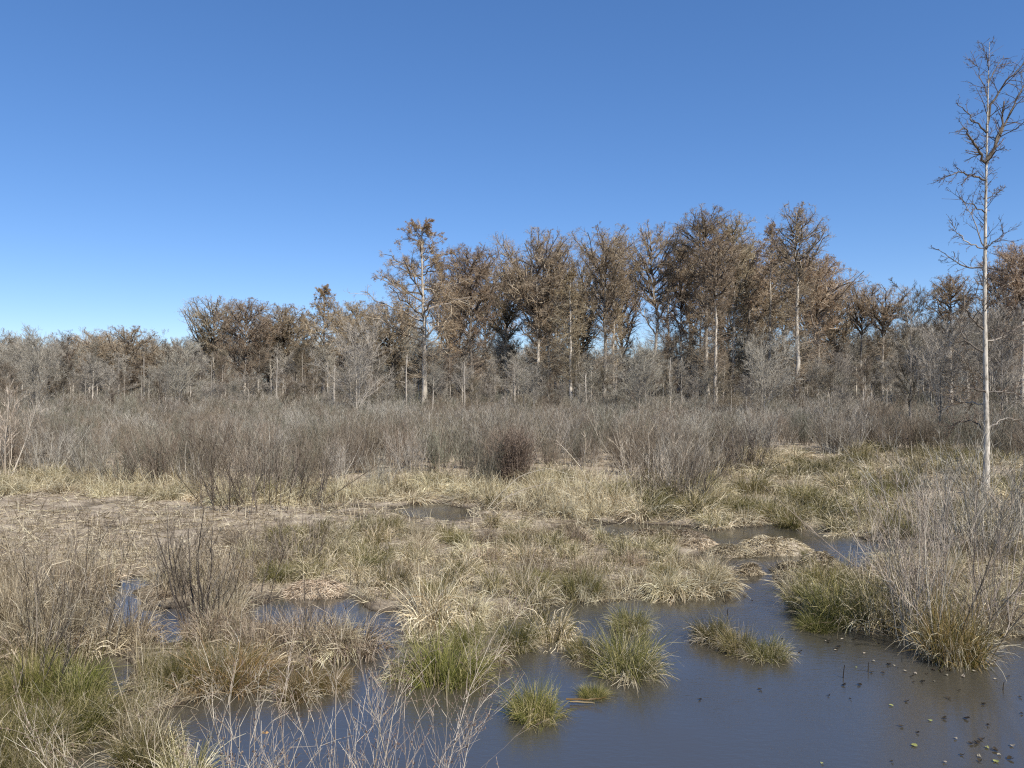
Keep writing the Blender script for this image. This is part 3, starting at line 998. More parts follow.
for j_, (px_, py_, H_, n_, lab_) in enumerate([
        (150, 606, 2.0, 6, 'few dark thin stems left of the dark-stemmed shrub'), (246, 604, 1.9, 7, 'few dark thin stems right of the dark-stemmed shrub, beside the grey strip of water'),
        (92, 588, 2.0, 8, 'thin dark bare stems above the small left pools'), (330, 648, 1.3, 8, 'thin bare stems standing in the dry tussock at the tip of the left bank'),
        (40, 606, 1.9, 10, 'dark bare stems behind the left-edge brush'), (20, 705, 1.6, 8, 'bare stems rising from the dark green hump at the left edge')]):
    put_shrub('dark_shrub', 540 + j_, px_, py_, lab_, 'darkbark' if j_ % 2 else 'darktwig', 'darktwig', stems=n_, H=H_, spread=1.6, nsub=7, ntw=5, r0=.011, tw=.0034, lean=.6, leg=.25, k=6, lr=.4)
put_shrub('dark_shrub', 515, 296, 568, 'low dark bare bush on the flat left of the grass field', 'darktwig', 'darktwig',
          stems=22, H=1.5, spread=2.0, nsub=7, ntw=5, r0=.010, tw=.0045, lean=.5, leg=.1, lr=.4)
put_shrub('dark_shrub', 516, 255, 566, 'faint low bare bush left of the low dark one', 'twig', 'twig',
          stems=18, H=1.2, spread=2.0, nsub=7, ntw=5, r0=.010, tw=.0045, lean=.5, leg=.1, lr=.4)
put_shrub('dark_shrub', 517, 265, 508, 'broad dark greenish-grey bush at the front of the thicket, left', 'darktwig', 'darktwig',
          stems=60, H=3.0, spread=6.0, nsub=9, ntw=6, r0=.018, tw=.006, lean=.5, leg=.08, lr=.4)
put_shrub('dark_shrub', 518, 680, 506, 'dark bare bush standing out of the straw right of centre', 'darktwig', 'twig',
          stems=34, H=2.7, spread=3.6, nsub=9, ntw=6, r0=.016, tw=.006, lean=.7, leg=.1, lr=.3)
put_shrub('pale_shrub', 519, 650, 500, 'whitish grey bush beside the dark one right of centre', 'paletwig', 'paletwig',
          stems=22, H=2.8, spread=3.2, nsub=8, ntw=5, r0=.014, tw=.005, lean=.8, leg=.12, lr=.3)
put_shrub('pale_shrub', 520, 745, 474, 'dark little bush at the top of the grassy rise', 'darktwig', 'darktwig',
          stems=26, H=2.8, spread=3.0, nsub=8, ntw=5, r0=.02, tw=.008, lean=.6, leg=.12, lr=.3)
put_shrub('pale_shrub', 521, 6, 482, 'whitish sapling at the left edge before the thicket', 'paletwig', 'paletwig',
          stems=7, H=4.4, spread=1.0, nsub=9, ntw=7, r0=.03, tw=.008, lean=.35, leg=.3, lr=.2)
put_shrub('rounded_bush', 522, 514, 488, 'dense dark reddish-brown rounded bush in front of the thicket, centre', 'bushtwig', 'bushtwig',
          stems=200, H=2.7, spread=2.4, nsub=7, ntw=4, r0=.012, tw=.007, lean=.15, leg=.05, up=-.2, lr=.24)


# pale dead branches arching over the straw
def branch_thing(name, label, paths, Y, mk, cat='branch', rad=.035, seed=0, tw=24, group=None, jity=.8, sides=5):
    rng = np.random.default_rng(seed)
    t = empty(name)
    base = at(*paths[0][0], Y)
    t.location = base
    a, b = MB(), MB()
    for pth in paths:
        n = len(pth)
        off = np.cumsum(rng.normal(size=n) * jity / n)
        P0 = np.array([at(px, py, Y + o) for (px, py), o in zip(pth, off)]) - base
        tt = np.linspace(0, n - 1, 4 * n)
        P = np.stack([np.interp(tt, np.arange(n), P0[:, c]) for c in range(3)], -1)
        for _ in range(2):
            P[1:-1] = (P[:-2] + P[1:-1] * 2 + P[2:]) / 4
        P += rng.normal(size=P.shape) * rad * .25
        R = rad * np.linspace(1, .35, len(P))
        a.tubes(rng, P[None], R[None], sides)
        if tw:
            Q, QR = sprout(rng, P[None], R[None], tw, .25, 1, .1, .28, (.4, 1.0), .15, 4, .5, .03, .14, .3, .006)
            b.tubes(rng, Q, QR, 3)
    a.build('bough', [M[mk]], t, True)
    if tw:
        b.build('twigs', [M[mk]], t)
    return tag(t, label, cat, group)


branch_thing('dead_branch', 'long whitish dead branch arching over the straw near the centre', [[(485, 512), (500, 494), (520, 475), (548, 468), (562, 472)]], 30, 'paletwig', seed=1, rad=.022, tw=8)
branch_thing('dead_branch', 'second whitish arching branch just below the long one', [[(488, 514), (506, 497), (530, 487), (556, 482)]], 29.6, 'paletwig', seed=2, rad=.02, tw=6)
branch_thing('dead_branch', 'whitish upright forked snag in the straw right of the rounded dark bush', [[(590, 492), (583, 470), (568, 452), (556, 440)], [(583, 470), (586, 448), (584, 430)]], 36, 'paletwig', seed=3, rad=.026, tw=16)
branch_thing('dead_branch', 'thin pale stem arching over the water from the pale bare shrub', [[(924, 616), (900, 598), (882, 575), (872, 540), (868, 480)]], 15.5, 'paletwig', seed=4, rad=.010, tw=14)
branch_thing('dead_branch', 'pale leaning stem pointing left from the tall pale shrub', [[(935, 640), (920, 615), (898, 588), (880, 566)]], 14.2, 'paletwig', seed=5, rad=.011, tw=14)
branch_thing('dead_branch', 'pale stem leaning far right over the right edge', [[(955, 640), (985, 610), (1010, 596), (1040, 584)]], 14.2, 'paletwig', seed=6, rad=.010, tw=14)
branch_thing('dry_stalk', 'long pale straight stalk lying slantwise across the left water gap', [[(146, 770), (130, 720), (113, 668), (104, 640)]], 10.2, 'palestraw', 'stalk', seed=7, rad=.010, tw=0)
branch_thing('dry_stalk', 'short pale stalk lying across the dark green grass hump', [[(68, 732), (50, 706), (32, 680)]], 10.8, 'palestraw', 'stalk', seed=8, rad=.007, tw=0)
branch_thing('dry_stalk', 'rust-red fallen stalks lying on the water beside the bright sprout', [[(566, 699), (590, 700), (606, 697)], [(570, 701), (595, 703)]], 11.9, 'rustsedge', 'stalk', seed=9, rad=.016, tw=0, jity=.1)

# reed stalks in the channel: each stands alone
rng = np.random.default_rng(81)
for i in range(11):
    px, py = 846 + i * 2.7 + rng.normal() * 1.2, 577 + rng.normal() * 2
    x, y = ground(px, py)
    P = run(rng, np.array([[0, 0, -.1]]), nrm(np.array([[.22 - i * .012 + rng.normal() * .1, rng.normal() * .1, 1.]])), np.array([.85 + .35 * rng.random()]), 5, 0, .03)
    b = MB()
    b.tubes(rng, P, np.linspace(.013, .006, 5)[None], 5)
    o = tag(b.build('reed_stalk', [M['greytwig']]), 'thin grey reed stalk in the row standing in the channel', 'reed', 'reed stalks in the channel')
    o.location = (x, y, 0)
for px, py, hpx in ((843, 678, 10), (868, 672, 7), (727, 616, 6), (1003, 690, 5)):
    x, y = ground(px, py)
    b = MB()
    b.tubes(rng, run(rng, np.array([[0, 0, -.05]]), np.array([[.05, 0, 1.]]), np.array([hpx * y / F + .1]), 4, 0, .05), np.linspace(.010, .006, 4)[None], 5)
    o = tag(b.build('dead_stub', [M['darkleaf']]), 'short black dead stem stub poking out of the open pond', 'stub', 'stem stubs in the pond')
    o.location = (x, y, 0)

# pale brush in front, standing in the pond just below the picture
for i, (px, Y, H, n, lab) in enumerate([
        (335, 5.6, 3.25, 8, 'pale budded brush at the bottom edge, tallest of the row, with dark stems'),
        (288, 5.4, 3.05, 6, 'pale budded brush at the bottom edge, left of the tallest clump'),
        (222, 5.6, 3.05, 6, 'thin pale brush at the bottom edge holding one orange leaf'),
        (180, 5.8, 2.90, 4, 'sparse pale brush at the bottom edge, leftmost of the row'),
        (405, 5.5, 2.90, 5, 'sparse twisted brush at the bottom edge, rightmost of the row'),
        (372, 5.6, 2.95, 5, 'pale brush at the bottom edge between the tallest and the twisted clump')]):
    k = shrub('budded_brush', 600 + i, 'paletwig', 'paletwig', sides=6, ribbon=False, bud=500, stems=n, H=H, spread=.7, nsub=9, ntw=5, r0=.0055, tw=.0015,
              lean=.28, leg=.45, k=9, lr=.35, tl=(.2, .45), up=.2)
    k.place(((px - 512) * Y / F, Y, -.02), 0, 1.0, lab, 'brush', 'pale brush along the bottom edge')
b = MB()
rng = np.random.default_rng(3)
for i in range(5):
    a = i * 1.25
    P = run(rng, np.array([[0, 0, 0.]]), nrm(np.array([[math.cos(a), math.sin(a) * .6, .3]])), np.array([.03]), 4, -.15, .1)
    b.strips(rng, P, np.array([[.006, .018, .014, .002]]), 0)
b.strips(rng, np.array([[[0, 0, 0.], [.003, 0, .02], [0.004, 0, .045]]]), np.array([[.002, .002, .002]]))
o = tag(b.build('dry_leaf', [M['deadleaf']]), 'curled orange-brown leaf hung on the thin pale brush', 'leaf')
o.location = at(265, 733, 5.45)


# ------------------------------------------------------------------ floating leaves
def leaf(name, px, py, r, mk, label, cat, group, seed, curl=.3, up=0.0):
    rng = np.random.default_rng(seed)
    x, y = ground(px, py)
    na, nr = 14, 4
    V, Q = [], []
    e = .6 + .4 * rng.random()
    for i in range(nr):
        q = i / (nr - 1)
        for j in range(na):
            a = .25 + j / (na - 1) * (2 * PI - .5)
            w = 1 + .12 * math.sin(3 * a + seed) + .08 * math.sin(5 * a)
            X, Yy = r * q * math.cos(a) * w, r * q * math.sin(a) * w * e
            V.append((X, Yy, .012 + curl * r * (q ** 2) * (.5 + .5 * math.sin(2 * a + seed)) + up * r * max(0, X / r)))
    for i in range(nr - 1):
        for j in range(na - 1):
            Q.append((i * na + j, i * na + j + 1, (i + 1) * na + j + 1, (i + 1) * na + j))
    b = MB()
    b.add(V, Q)
    o = tag(b.build(name, [M[mk]], smooth=True), label, cat, group)
    o.location = (x, y, .0)
    o.rotation_euler = (0, 0, rng.random() * 6.28)


LILY = [(930, 721, .10, 'yellow-green water leaf below the dark floating bits, middle of the lower right'),
        (914, 746, .13, 'brightest yellow-green water leaf, left of the pair at the bottom right'),
        (987, 748, .10, 'yellow-green water leaf above the bottom right corner cluster'),
        (996, 762, .12, 'mottled green water leaf at the bottom edge near the right corner'),
        (891, 706, .10, 'pale greenish leaf lying flat left of the dark floating bits'),
        (856, 668, .07, 'small yellow-green leaf beside the black stem stub'),
        (822, 764, .07, 'dark green leaf tip at the bottom edge, left of the other leaves')]
for i, (a_, b_, c_, l_) in enumerate(LILY):
    leaf('water_leaf', a_, b_, c_ * .33, 'lily', l_, 'leaf', 'green leaves on the water', 20 + i, .35)
rng = np.random.default_rng(90)
dk = [(397, 466), (588, 452), (747, 479), (768, 575), (371, 580), (447, 610), (570, 545), (717, 655), (650, 712), (330, 742), (430, 378), (470, 376), (237, 333),
      (109, 392), (180, 390), (636, 415), (315, 298), (490, 340), (670, 545), (922, 522), (916, 447), (860, 352), (740, 640), (800, 690), (690, 660), (560, 330),
      (40, 440), (85, 215), (140, 455), (730, 740), (870, 730)]
for i, (zx, zy) in enumerate(dk):
    leaf('floating_leaf', 820 + zx / 4.574, 600 + zy / 4.574, .022 + .022 * rng.random(), 'darkleaf', 'small black rotted leaf floating on the open pond at the lower right',
         'leaf', 'dark leaves on the pond', 50 + i, .5, .4)
for i, (px, py) in enumerate([(745, 596), (752, 601), (704, 628), (690, 642), (660, 655), (725, 602), (782, 640), (800, 652), (760, 690), (700, 700)]):
    leaf('floating_leaf', px, py, .025 + .02 * rng.random(), 'darkleaf', 'small black rotted leaf floating between the low sedge island and the channel mouth',
         'leaf', 'dark leaves around the sedge island', 150 + i, .5, .4)
for i in range(22):
    q = rng.random()
    leaf('floating_leaf', 812 + 205 * q + rng.normal() * 4, 638 + 30 * math.sin(q * 2.6) * (q > .35) + abs(rng.normal()) * 7, .02 + .025 * rng.random(), 'darkleaf' if i % 3 else 'paleleaf',
         'small dead leaf drifted against the right bank below the pale bare shrub', 'leaf', 'drifted leaves along the right bank', 250 + i, .5, .4)
pl = [(245, 282), (206, 247), (402, 226), (72, 232), (525, 375), (880, 670), (820, 712), (368, 152), (650, 290), (708, 330), (804, 366), (340, 302), (620, 637), (728, 720), (570, 745)]
for i, (zx, zy) in enumerate(pl):
    leaf('floating_leaf', 820 + zx / 4.574, 600 + zy / 4.574, .02 + .02 * rng.random(), 'paleleaf', 'small bleached leaf scrap floating on the open pond at the lower right',
         'leaf', 'bleached leaves on the pond', 90 + i, .5, .3)


# ------------------------------------------------------------------ trees
def trunk_spine(rng, H, lean, wob, k=16, r0=.3, flare=1.6):
    t = np.linspace(0, 1, k)
    P = np.stack([lean[0] * t * H, lean[1] * t * H, t * H], -1)
    w = np.cumsum(rng.normal(size=(k, 2)), axis=0)
    w -= np.linspace(0, 1, k)[:, None] * w[-1]
    P[:, :2] += w * wob
    P[0, 2] = -.3
    R = r0 * (1 - .86 * t ** .9)
    R *= 1 + (flare - 1) * np.exp(-t * H / 1.1)
    return P, R


PEAK = {'flat': .80, 'round': .62, 'conic': .3, 'tall': .6, 'open': .34}
RISE = {'flat': 50, 'round': 36, 'conic': 16, 'tall': 42, 'open': 20}


def envelope(shape, u):
    """crown radius (0..1) over the height of the crown (0 foot, 1 top)"""
    m_ = PEAK[shape]
    u = np.clip(u, 0, 1)
    lo = .28 + .72 * (u / m_) ** (1.0 if shape == 'flat' else .7)
    v = np.clip((u - m_) / (1 - m_), 0, 1)
    if shape == 'open':
        hi = .17 + .83 * (1 - v) ** 1.15
    elif shape == 'conic':
        hi = .10 + .90 * (1 - v) ** .9
    elif shape == 'tall':
        hi = np.sqrt(np.clip(1 - v ** 2.6, 0, 1))
    else:
        hi = np.sqrt(np.clip(1 - v * v, 0, 1))
    return np.where(u < m_, lo, hi)


def cypress(seed, H, r0, cb, W, shape, nprim=56, rust=5000, twig=26000, lean=(0, 0), epi=50, fork=None, wob=.05, tmul=1.0):
    """grown cypress: trunk, and a crown of limbs that end on a lumpy dome. cb = where the crown starts (share of H), W = crown width"""
    rng = np.random.default_rng(seed)
    rust, epi = int(rust * 2.5), int(epi * 1.3) + 170
    twig = int(twig * min(1.1, (W / 13.0) ** 1.3) * (.5 if rust < 8000 else 1.0))
    cb = max(.20, cb - .085)
    r0 *= 1.18
    zc = cb * H
    P, R = trunk_spine(rng, H * (.95 if shape in ('open', 'conic', 'tall') else .86), lean, wob * H / 16, r0=r0)
    TP, TR = P[None], R[None]
    tr = MB()
    tr.tubes(rng, TP, TR, 8)
    cr = MB()
    tx = lambda z: np.stack([np.interp(z, P[:, 2], P[:, 0]), np.interp(z, P[:, 2], P[:, 1])], -1)

    def radius(az, z):
        lump = .86 + .28 * vnoise(np.cos(az) * 1.3 + 7 + seed, np.sin(az) * 1.3 + z * .33, seed) + .16 * (vnoise(np.cos(az) * 4 + seed, np.sin(az) * 4 + z * .9, seed + 3) - .5)
        return W * .5 * envelope(shape, (z - zc) / (H - zc)) * lump

    def keep(Q, slack=1.0):
        tip = Q[:, -1]
        c = tx(tip[:, 2])
        dx, dy = tip[:, 0] - c[:, 0], tip[:, 1] - c[:, 1]
        lo_ = tip[:, 2] < zc + .45 * (H - zc)
        return (np.hypot(dx, dy) < radius(np.arctan2(dy, dx), tip[:, 2]) * (slack + np.where(lo_, .5, .06) * rng.random(len(tip)) ** 2) + .25) & (tip[:, 2] < H + .2)

    prim, primR = [], []
    for i in range(nprim):
        u = .06 + .93 * ((i + rng.random()) / nprim) ** .6
        az = i * 2.399 + rng.normal() * .4
        z = zc + (H - zc) * u
        rr = float(radius(np.array([az]), np.array([z]))[0]) * (.62 + .30 * rng.random())
        el = math.radians(RISE[shape] + rng.normal() * 9)
        zs = np.clip(z - rr * math.tan(el), zc * .93, min(z - .05, H * (.93 if shape in ('open', 'conic', 'tall') else .84)))
        c0, c1 = tx(zs), tx(z)
        p0 = np.array([c0[0], c0[1], zs])
        p2 = np.array([c1[0] + rr * math.cos(az), c1[1] + rr * math.sin(az), z])
        bow = .18 if shape in ('flat', 'tall') else -.05
        p1 = (p0 + p2) / 2 + np.array([math.cos(az), math.sin(az), -.6]) * rr * bow + rng.normal(size=3) * rr * .07
        t = np.linspace(0, 1, 8)[:, None]
        Q = p0 * (1 - t) ** 2 + 2 * p1 * t * (1 - t) + p2 * t * t
        Q[1:] += rng.normal(size=(7, 3)) * .05 * min(rr, 3)
        prim.append(Q)
        ln = np.linalg.norm(p2 - p0)
        primR.append(np.clip(.018 * ln + .012, .03, .15) * np.linspace(1, .3, 8))
    prim, primR = np.array(prim), np.array(primR)
    cr.tubes(rng, prim, primR, 5, 0)
    A, AR = sprout(rng, prim, primR, nprim * 16, .2, 1, .2, .46, (.5, 1.25), .05, 5, .6, .02, .14, .5, .022)
    k_ = keep(A, 1.02)
    A, AR = A[k_], AR[k_]
    cr.tubes(rng, A, AR, 4, 1)
    A2, AR2 = sprout(rng, TP, TR, 16, .82, .995, .02, .06 if shape in ('open', 'conic', 'tall') else .035, (.4, .9), .35, 5, .6, .02, .12, 0, .022)
    cr.tubes(rng, A2, AR2, 4, 1)
    A, AR = np.concatenate([A, A2]), np.concatenate([AR, AR2])
    B, BR = sprout(rng, A, AR, nprim * 95, .1, 1, .3, .65, (.4, 1.2), .06, 4, .6, 0, .15, .4, .015 * tmul)
    k_ = keep(B, 1.04)
    B, BR = B[k_], BR[k_]
    cr.tubes(rng, B, BR, 3, 1)
    T, TR_ = sprout(rng, B, BR, twig, .1, 1, .4, .85, (.4, 1.3), .05, 3, .6, 0, .12, .2, .0075 * tmul)
    k_ = keep(T, 1.05)
    T, TR_ = T[k_], TR_[k_]
    cr.strips(rng, T, TR_ * 2, 1)
    if epi:
        E, ER = sprout(rng, TP, TR, epi, .2, cb + .14, .04, .13, (.95, 1.6), .05, 4, .1, 0, .14, 0, .014, .026)
        cr.tubes(rng, E, ER, 3, 1)
        E2, ER2 = sprout(rng, E, ER, epi * 8, .2, 1, .25, .55, (.5, 1.1), .1, 3, .6, 0, .12, .2, .011)
        cr.strips(rng, E2, ER2 * 2, 1)
    if rust:
        ix = rng.integers(0, len(T), rust)
        nz = vnoise(T[:, 0, 0] * .5 + seed, T[:, 0, 2] * .5 + T[:, 0, 1] * .37, seed)
        ix = ix[nz[ix] + 1.0 * rng.random(len(ix)) > .45]
        bb, _, tn = interp(T, TR_, ix, .2 + .8 * rng.random(len(ix)))
        d = nrm(tn * .6 + rng.normal(size=(len(ix), 3)) * .6)
        LP = run(rng, bb, d, .09 + .17 * rng.random(len(ix)), 3, -.08, .1)
        cr.strips(rng, LP, np.array([[.012, .034, .010]]) * (.5 + 1.1 * rng.random((len(ix), 1))), 2)
    return tr, cr


def tree_thing(name, tr, cr, mats_t, mats_c, loc, label, cat='tree', group=None):
    t = empty(name, loc)
    child(t, tr.build('trunk', mats_t, t, True))
    child(t, cr.build('crown', mats_c, t))
    tag(t, label, cat, group)
    return t


M['crownlimb'] = plant_mat('cypress_limbs', [(.085, .068, .052), (.15, .12, .095), (.24, .20, .16)], trans=0, vary=.25)
CB = [M['crownlimb'], M['crowntwig'], M['rust']]
# px of trunk, Y, py of top, crown width px, crown base py, shape, rust, label, extra
CY = [
    (424, 112, 217, 124, 338, 'open', 13000, 'tall cypress with a spreading open crown standing left of the main grove', dict(nprim=36, r0=.42, lean=(-.012, 0), epi=20)),
    (471, 124, 243, 66, 335, 'round', 7500, 'dark rusty cypress just right of the tall open-crowned one', dict(r0=.38)),
    (536, 126, 228, 74, 325, 'flat', 5500, 'flat-topped cypress with a vase crown, first of the main grove', dict(r0=.36)),
    (549, 133, 236, 56, 330, 'flat', 4500, 'cypress behind the flat-topped vase crown, thin trunk close to it', dict(r0=.3)),
    (571, 114, 268, 42, 330, 'conic', 2600, 'lower slim cypress with a pale trunk between two tall flat crowns', dict(r0=.28, epi=110)),
    (604, 120, 223, 60, 318, 'flat', 4200, 'cypress with a pale trunk forking low, a sky gap at its right', dict(r0=.36, nprim=36)),
    (613, 128, 232, 46, 312, 'round', 3800, 'thin-trunked cypress right beside the pale forked one', dict(r0=.28)),
    (652, 128, 221, 56, 315, 'flat', 4600, 'cypress with a crooked forked trunk right of the sky gap', dict(r0=.34, wob=.12, nprim=38)),
    (680, 136, 236, 44, 330, 'round', 4000, 'shorter cypress filling the space before the highest crown', dict(r0=.28)),
    (705, 122, 204, 60, 312, 'round', 7200, 'dense rusty cypress, one of the two highest of the main grove', dict(r0=.4)),
    (716, 112, 232, 40, 300, 'tall', 2200, 'pale straight trunk with a thin crown in front of the dense rusty cypress', dict(r0=.3, epi=90)),
    (733, 126, 210, 52, 305, 'round', 2400, 'sparse airy cypress right of the dense rusty one', dict(r0=.34)),
    (748, 134, 232, 44, 320, 'round', 3600, 'dark-trunked cypress set back in the right part of the grove', dict(r0=.32)),
    (771, 128, 222, 42, 300, 'conic', 3200, 'narrow cypress left of the tallest straight trunk', dict(r0=.3)),
    (796, 116, 202, 46, 292, 'tall', 2600, 'tallest straight cypress near the right end of the grove, sparse narrow top', dict(r0=.38, epi=40)),
    (817, 122, 253, 62, 330, 'round', 8500, 'low dense rusty cypress closing the grove on the right', dict(r0=.3, epi=110)),
    (760, 140, 258, 60, 335, 'round', 6000, 'low rusty crown behind the narrow cypress', dict(r0=.3)),
    (508, 140, 262, 52, 335, 'round', 4800, 'low brown crown in the dip left of the flat-topped cypress', dict(r0=.3)),
    (862, 132, 281, 36, 318, 'flat', 1500, 'small sparse flat-crowned cypress right of the grove', dict(r0=.24, nprim=32)),
    (882, 126, 284, 46, 320, 'flat', 1900, 'small vase-shaped cypress with forked limbs right of the grove', dict(r0=.26, nprim=32)),
    (950, 104, 274, 42, 325, 'round', 2900, 'rusty-topped cypress left behind the tall lone tree', dict(r0=.26)),
    (1022, 100, 240, 60, 300, 'round', 3000, 'rusty cypress cut by the right edge', dict(r0=.3)),
    (1004, 116, 253, 42, 325, 'flat', 0, 'bare rounded grey crown behind the tall lone tree on its right', dict(r0=.28)),
    (215, 150, 295, 50, 350, 'flat', 1400, 'bare vase-crowned cypress, first tall one on the left', dict(r0=.34)),
    (246, 140, 297, 56, 365, 'round', 5200, 'rounded rusty cypress right of the bare vase crown', dict(r0=.32)),
    (284, 150, 303, 56, 355, 'round', 5200, 'low broad brown crown between two rusty cypresses on the left', dict(r0=.3)),
    (324, 138, 284, 56, 350, 'conic', 7000, 'dark pointed rusty cypress, tallest of the left group', dict(r0=.36)),
    (356, 150, 300, 50, 360, 'round', 5200, 'brown crown between the left group and the tall open-crowned cypress', dict(r0=.3)),
    (392, 146, 301, 56, 360, 'round', 5200, 'brown crown behind the left limbs of the tall open-crowned cypress', dict(r0=.3)),
    (131, 146, 325, 66, 380, 'round', 4200, 'broad brown-crowned tree in the grey wood on the far left', dict(r0=.28)),
    (96, 152, 330, 50, 375, 'round', 2600, 'brown-tinged tree left of the broad brown crown on the far left', dict(r0=.26)),
]
for i, (px, Y, ty, wpx, cby, shp, rust, lab, kw) in enumerate(CY):
    H = CAM_H + (HOR - ty) * Y / F
    zc = CAM_H + (HOR - cby) * Y / F
    tr, cr = cypress(700 + i, H, cb=max(.25, zc / H), W=wpx * Y / F * 1.5, shape=shp, rust=rust, **kw)
    tree_thing('cypress_tree', tr, cr, [M['bark'] if i not in (1, 12, 26) else M['greybark']], CB, ((px - 512) * Y / F, Y, .05), lab, 'tree', 'cypresses of the wood')


# more of them standing deep in the wood: three shapes, copied
DEEP = []
for i in range(4):
    tr, cr = cypress(760 + i, 24, .3, .40, 12.5, ('round', 'flat', 'round', 'conic')[i], rust=(5200, 2600, 6500, 4200)[i], epi=60, twig=20000)
    DEEP.append(Kind(tree_thing('cypress_tree', tr, cr, [M['bark'] if i % 2 else M['greybark']], CB, (0, 0, 0), 'x')))
rng = np.random.default_rng(66)
for px, ty in ((447, 268), (486, 262), (505, 278), (556, 256), (582, 262), (622, 262), (668, 258), (690, 250), (722, 246), (744, 252), (782, 246), (806, 262), (832, 282),
               (460, 292), (575, 290), (700, 284), (762, 286), (836, 300), (545, 284), (728, 292)):
    Y = 146 + 18 * rng.random()
    H = CAM_H + (HOR - ty + 8) * Y / F
    DEEP[rng.integers(4)].place(((px - 512) * Y / F, Y, 0), rng.random() * 6.28, (.95 + .2 * rng.random(), .95 + .2 * rng.random(), H / 24),
                                'brown-crowned cypress standing deep in the main grove behind the pale front trunks', 'tree', 'cypresses deep in the main grove')
for px, ty in ((268, 316), (304, 312), (345, 312), (374, 308), (408, 306)):
    Y = 160 + 14 * rng.random()
    H = CAM_H + (HOR - ty) * Y / F
    DEEP[rng.integers(4)].place(((px - 512) * Y / F, Y, 0), rng.random() * 6.28, (.95, .95, H / 24),
                                'low brown cypress crown filling in behind the left group of rusty cypresses', 'tree', 'low cypresses behind the left group')


# grey leafless trees that make up the wood round the cypresses
def bare_tree(seed, H, W, r0=.16, cb=.3, n=24, tw=.013, twig=6500, lr=.5):
    rng = np.random.default_rng(seed)
    P, R = trunk_spine(rng, H, (rng.normal() * .03, rng.normal() * .03), .05 * H / 16, r0=r0, flare=1.2)
    TP, TR = P[None], R[None]
    tr, cr = MB(), MB()
    tr.tubes(rng, TP, TR, 6)
    A, AR = sprout(rng, TP, TR, n, cb, .97, W / H * .55, W / H * 1.0, (.45, .95), .1, 6, lr, .05, .12, .35, .02)
    cr.tubes(rng, A, AR, 4)
    B, BR = sprout(rng, A, AR, n * 8, .15, 1, .3, .6, (.35, .85), .15, 4, .6, .05, .13, .4, .016)
    cr.tubes(rng, B, BR, 3)
    D, DR = sprout(rng, B, BR, n * 34, .1, 1, .35, .7, (.3, .9), .15, 4, .6, .03, .13, .3, tw)
    cr.strips(rng, D, DR * 2)
    E, ER = sprout(rng, D, DR, twig, .1, 1, .4, .8, (.3, .9), .15, 3, .6, .03, .12, .2, tw)
    cr.strips(rng, E, ER * 2)
    return tr, cr


BARE = []
for i in range(9):
    tr, cr = bare_tree(800 + i, 14 + (i % 3), 5.0 + .8 * (i % 4), r0=.14 + .03 * (i % 3), cb=.40 + .06 * (i % 3), twig=9000, tw=.010)
    t = tree_thing('bare_tree', tr, cr, [M['bark'] if i % 3 != 1 else M['greybark']], [M['greytwig'] if i % 4 else M['twig']], (0, 0, 0), 'x')
    BARE.append(Kind(t))
    BARE[-1].top = float(np.percentile(np.concatenate(cr.v)[:, 2], 99))
rng = np.random.default_rng(71)
TOPL = np.array([(-140, 332), (0, 331), (40, 340), (100, 336), (165, 343), (230, 338), (330, 344), (420, 345), (520, 345), (560, 348), (620, 352), (660, 350), (740, 348), (840, 340), (880, 330),
                 (930, 322), (970, 314), (1030, 305), (1180, 300)], float)
for row, (Y0, n) in enumerate(((112, 40), (124, 44), (138, 50), (155, 54), (180, 60))):
    for i in range(n):
        Y = Y0 + rng.normal() * 4
        px = -70 + (i + rng.random()) * (1170 / n)
        top = np.interp(px, TOPL[:, 0], TOPL[:, 1]) + rng.normal() * 6 + 5
        if row < 2:
            top += 20 * rng.random() + 8
        elif row < 4 and 400 < px < 850:
            top -= 20 * rng.random()
        Hh = CAM_H + (HOR - top) * Y / F
        if row < 2 and 190 < px < 850 and rng.random() < .3:
            continue
        k = BARE[rng.integers(9)]
        s = Hh / k.top
        w = 1.0 if s > .7 else .9
        side = 'left of the cypress grove' if px < 400 else ('right of the cypress grove' if px > 840 else 'in and behind the cypress grove')
        k.place(((px - 512) * Y / F, Y, 0), rng.random() * 6.28, (max(s, .85) * w, max(s, .85) * w, s), 'leafless grey tree in the crowd of the wood ' + side, 'tree',
                'leafless grey trees ' + side)

# far behind them the wood goes on as one mass
def scatter_stuff(name, pts, rots, scs, shapes):
    me = bpy.data.meshes.new(name)
    me.from_pydata(pts.tolist(), [], [])
    n_ = len(pts)
    a_ = me.attributes.new('rot', 'FLOAT_VECTOR', 'POINT')
    a_.data.foreach_set('vector', np.stack([np.zeros(n_), np.zeros(n_), rots], -1).astype(np.float32).ravel())
    a_ = me.attributes.new('sc', 'FLOAT', 'POINT')
    a_.data.foreach_set('value', np.asarray(scs, np.float32))
    o_ = tag(bpy.data.objects.new(name, me), kind='stuff')
    C.objects.link(o_)
    g_ = ng.copy()
    sc2 = bpy.data.collections.new(name + '_shapes')
    for me_ in shapes:
        sc2.objects.link(bpy.data.objects.new('wood_shape', me_))
    for nd in g_.nodes:
        if nd.bl_idname == 'GeometryNodeCollectionInfo':
            nd.inputs['Collection'].default_value = sc2
    o_.modifiers.new('scatter', 'NODES').node_group = g_


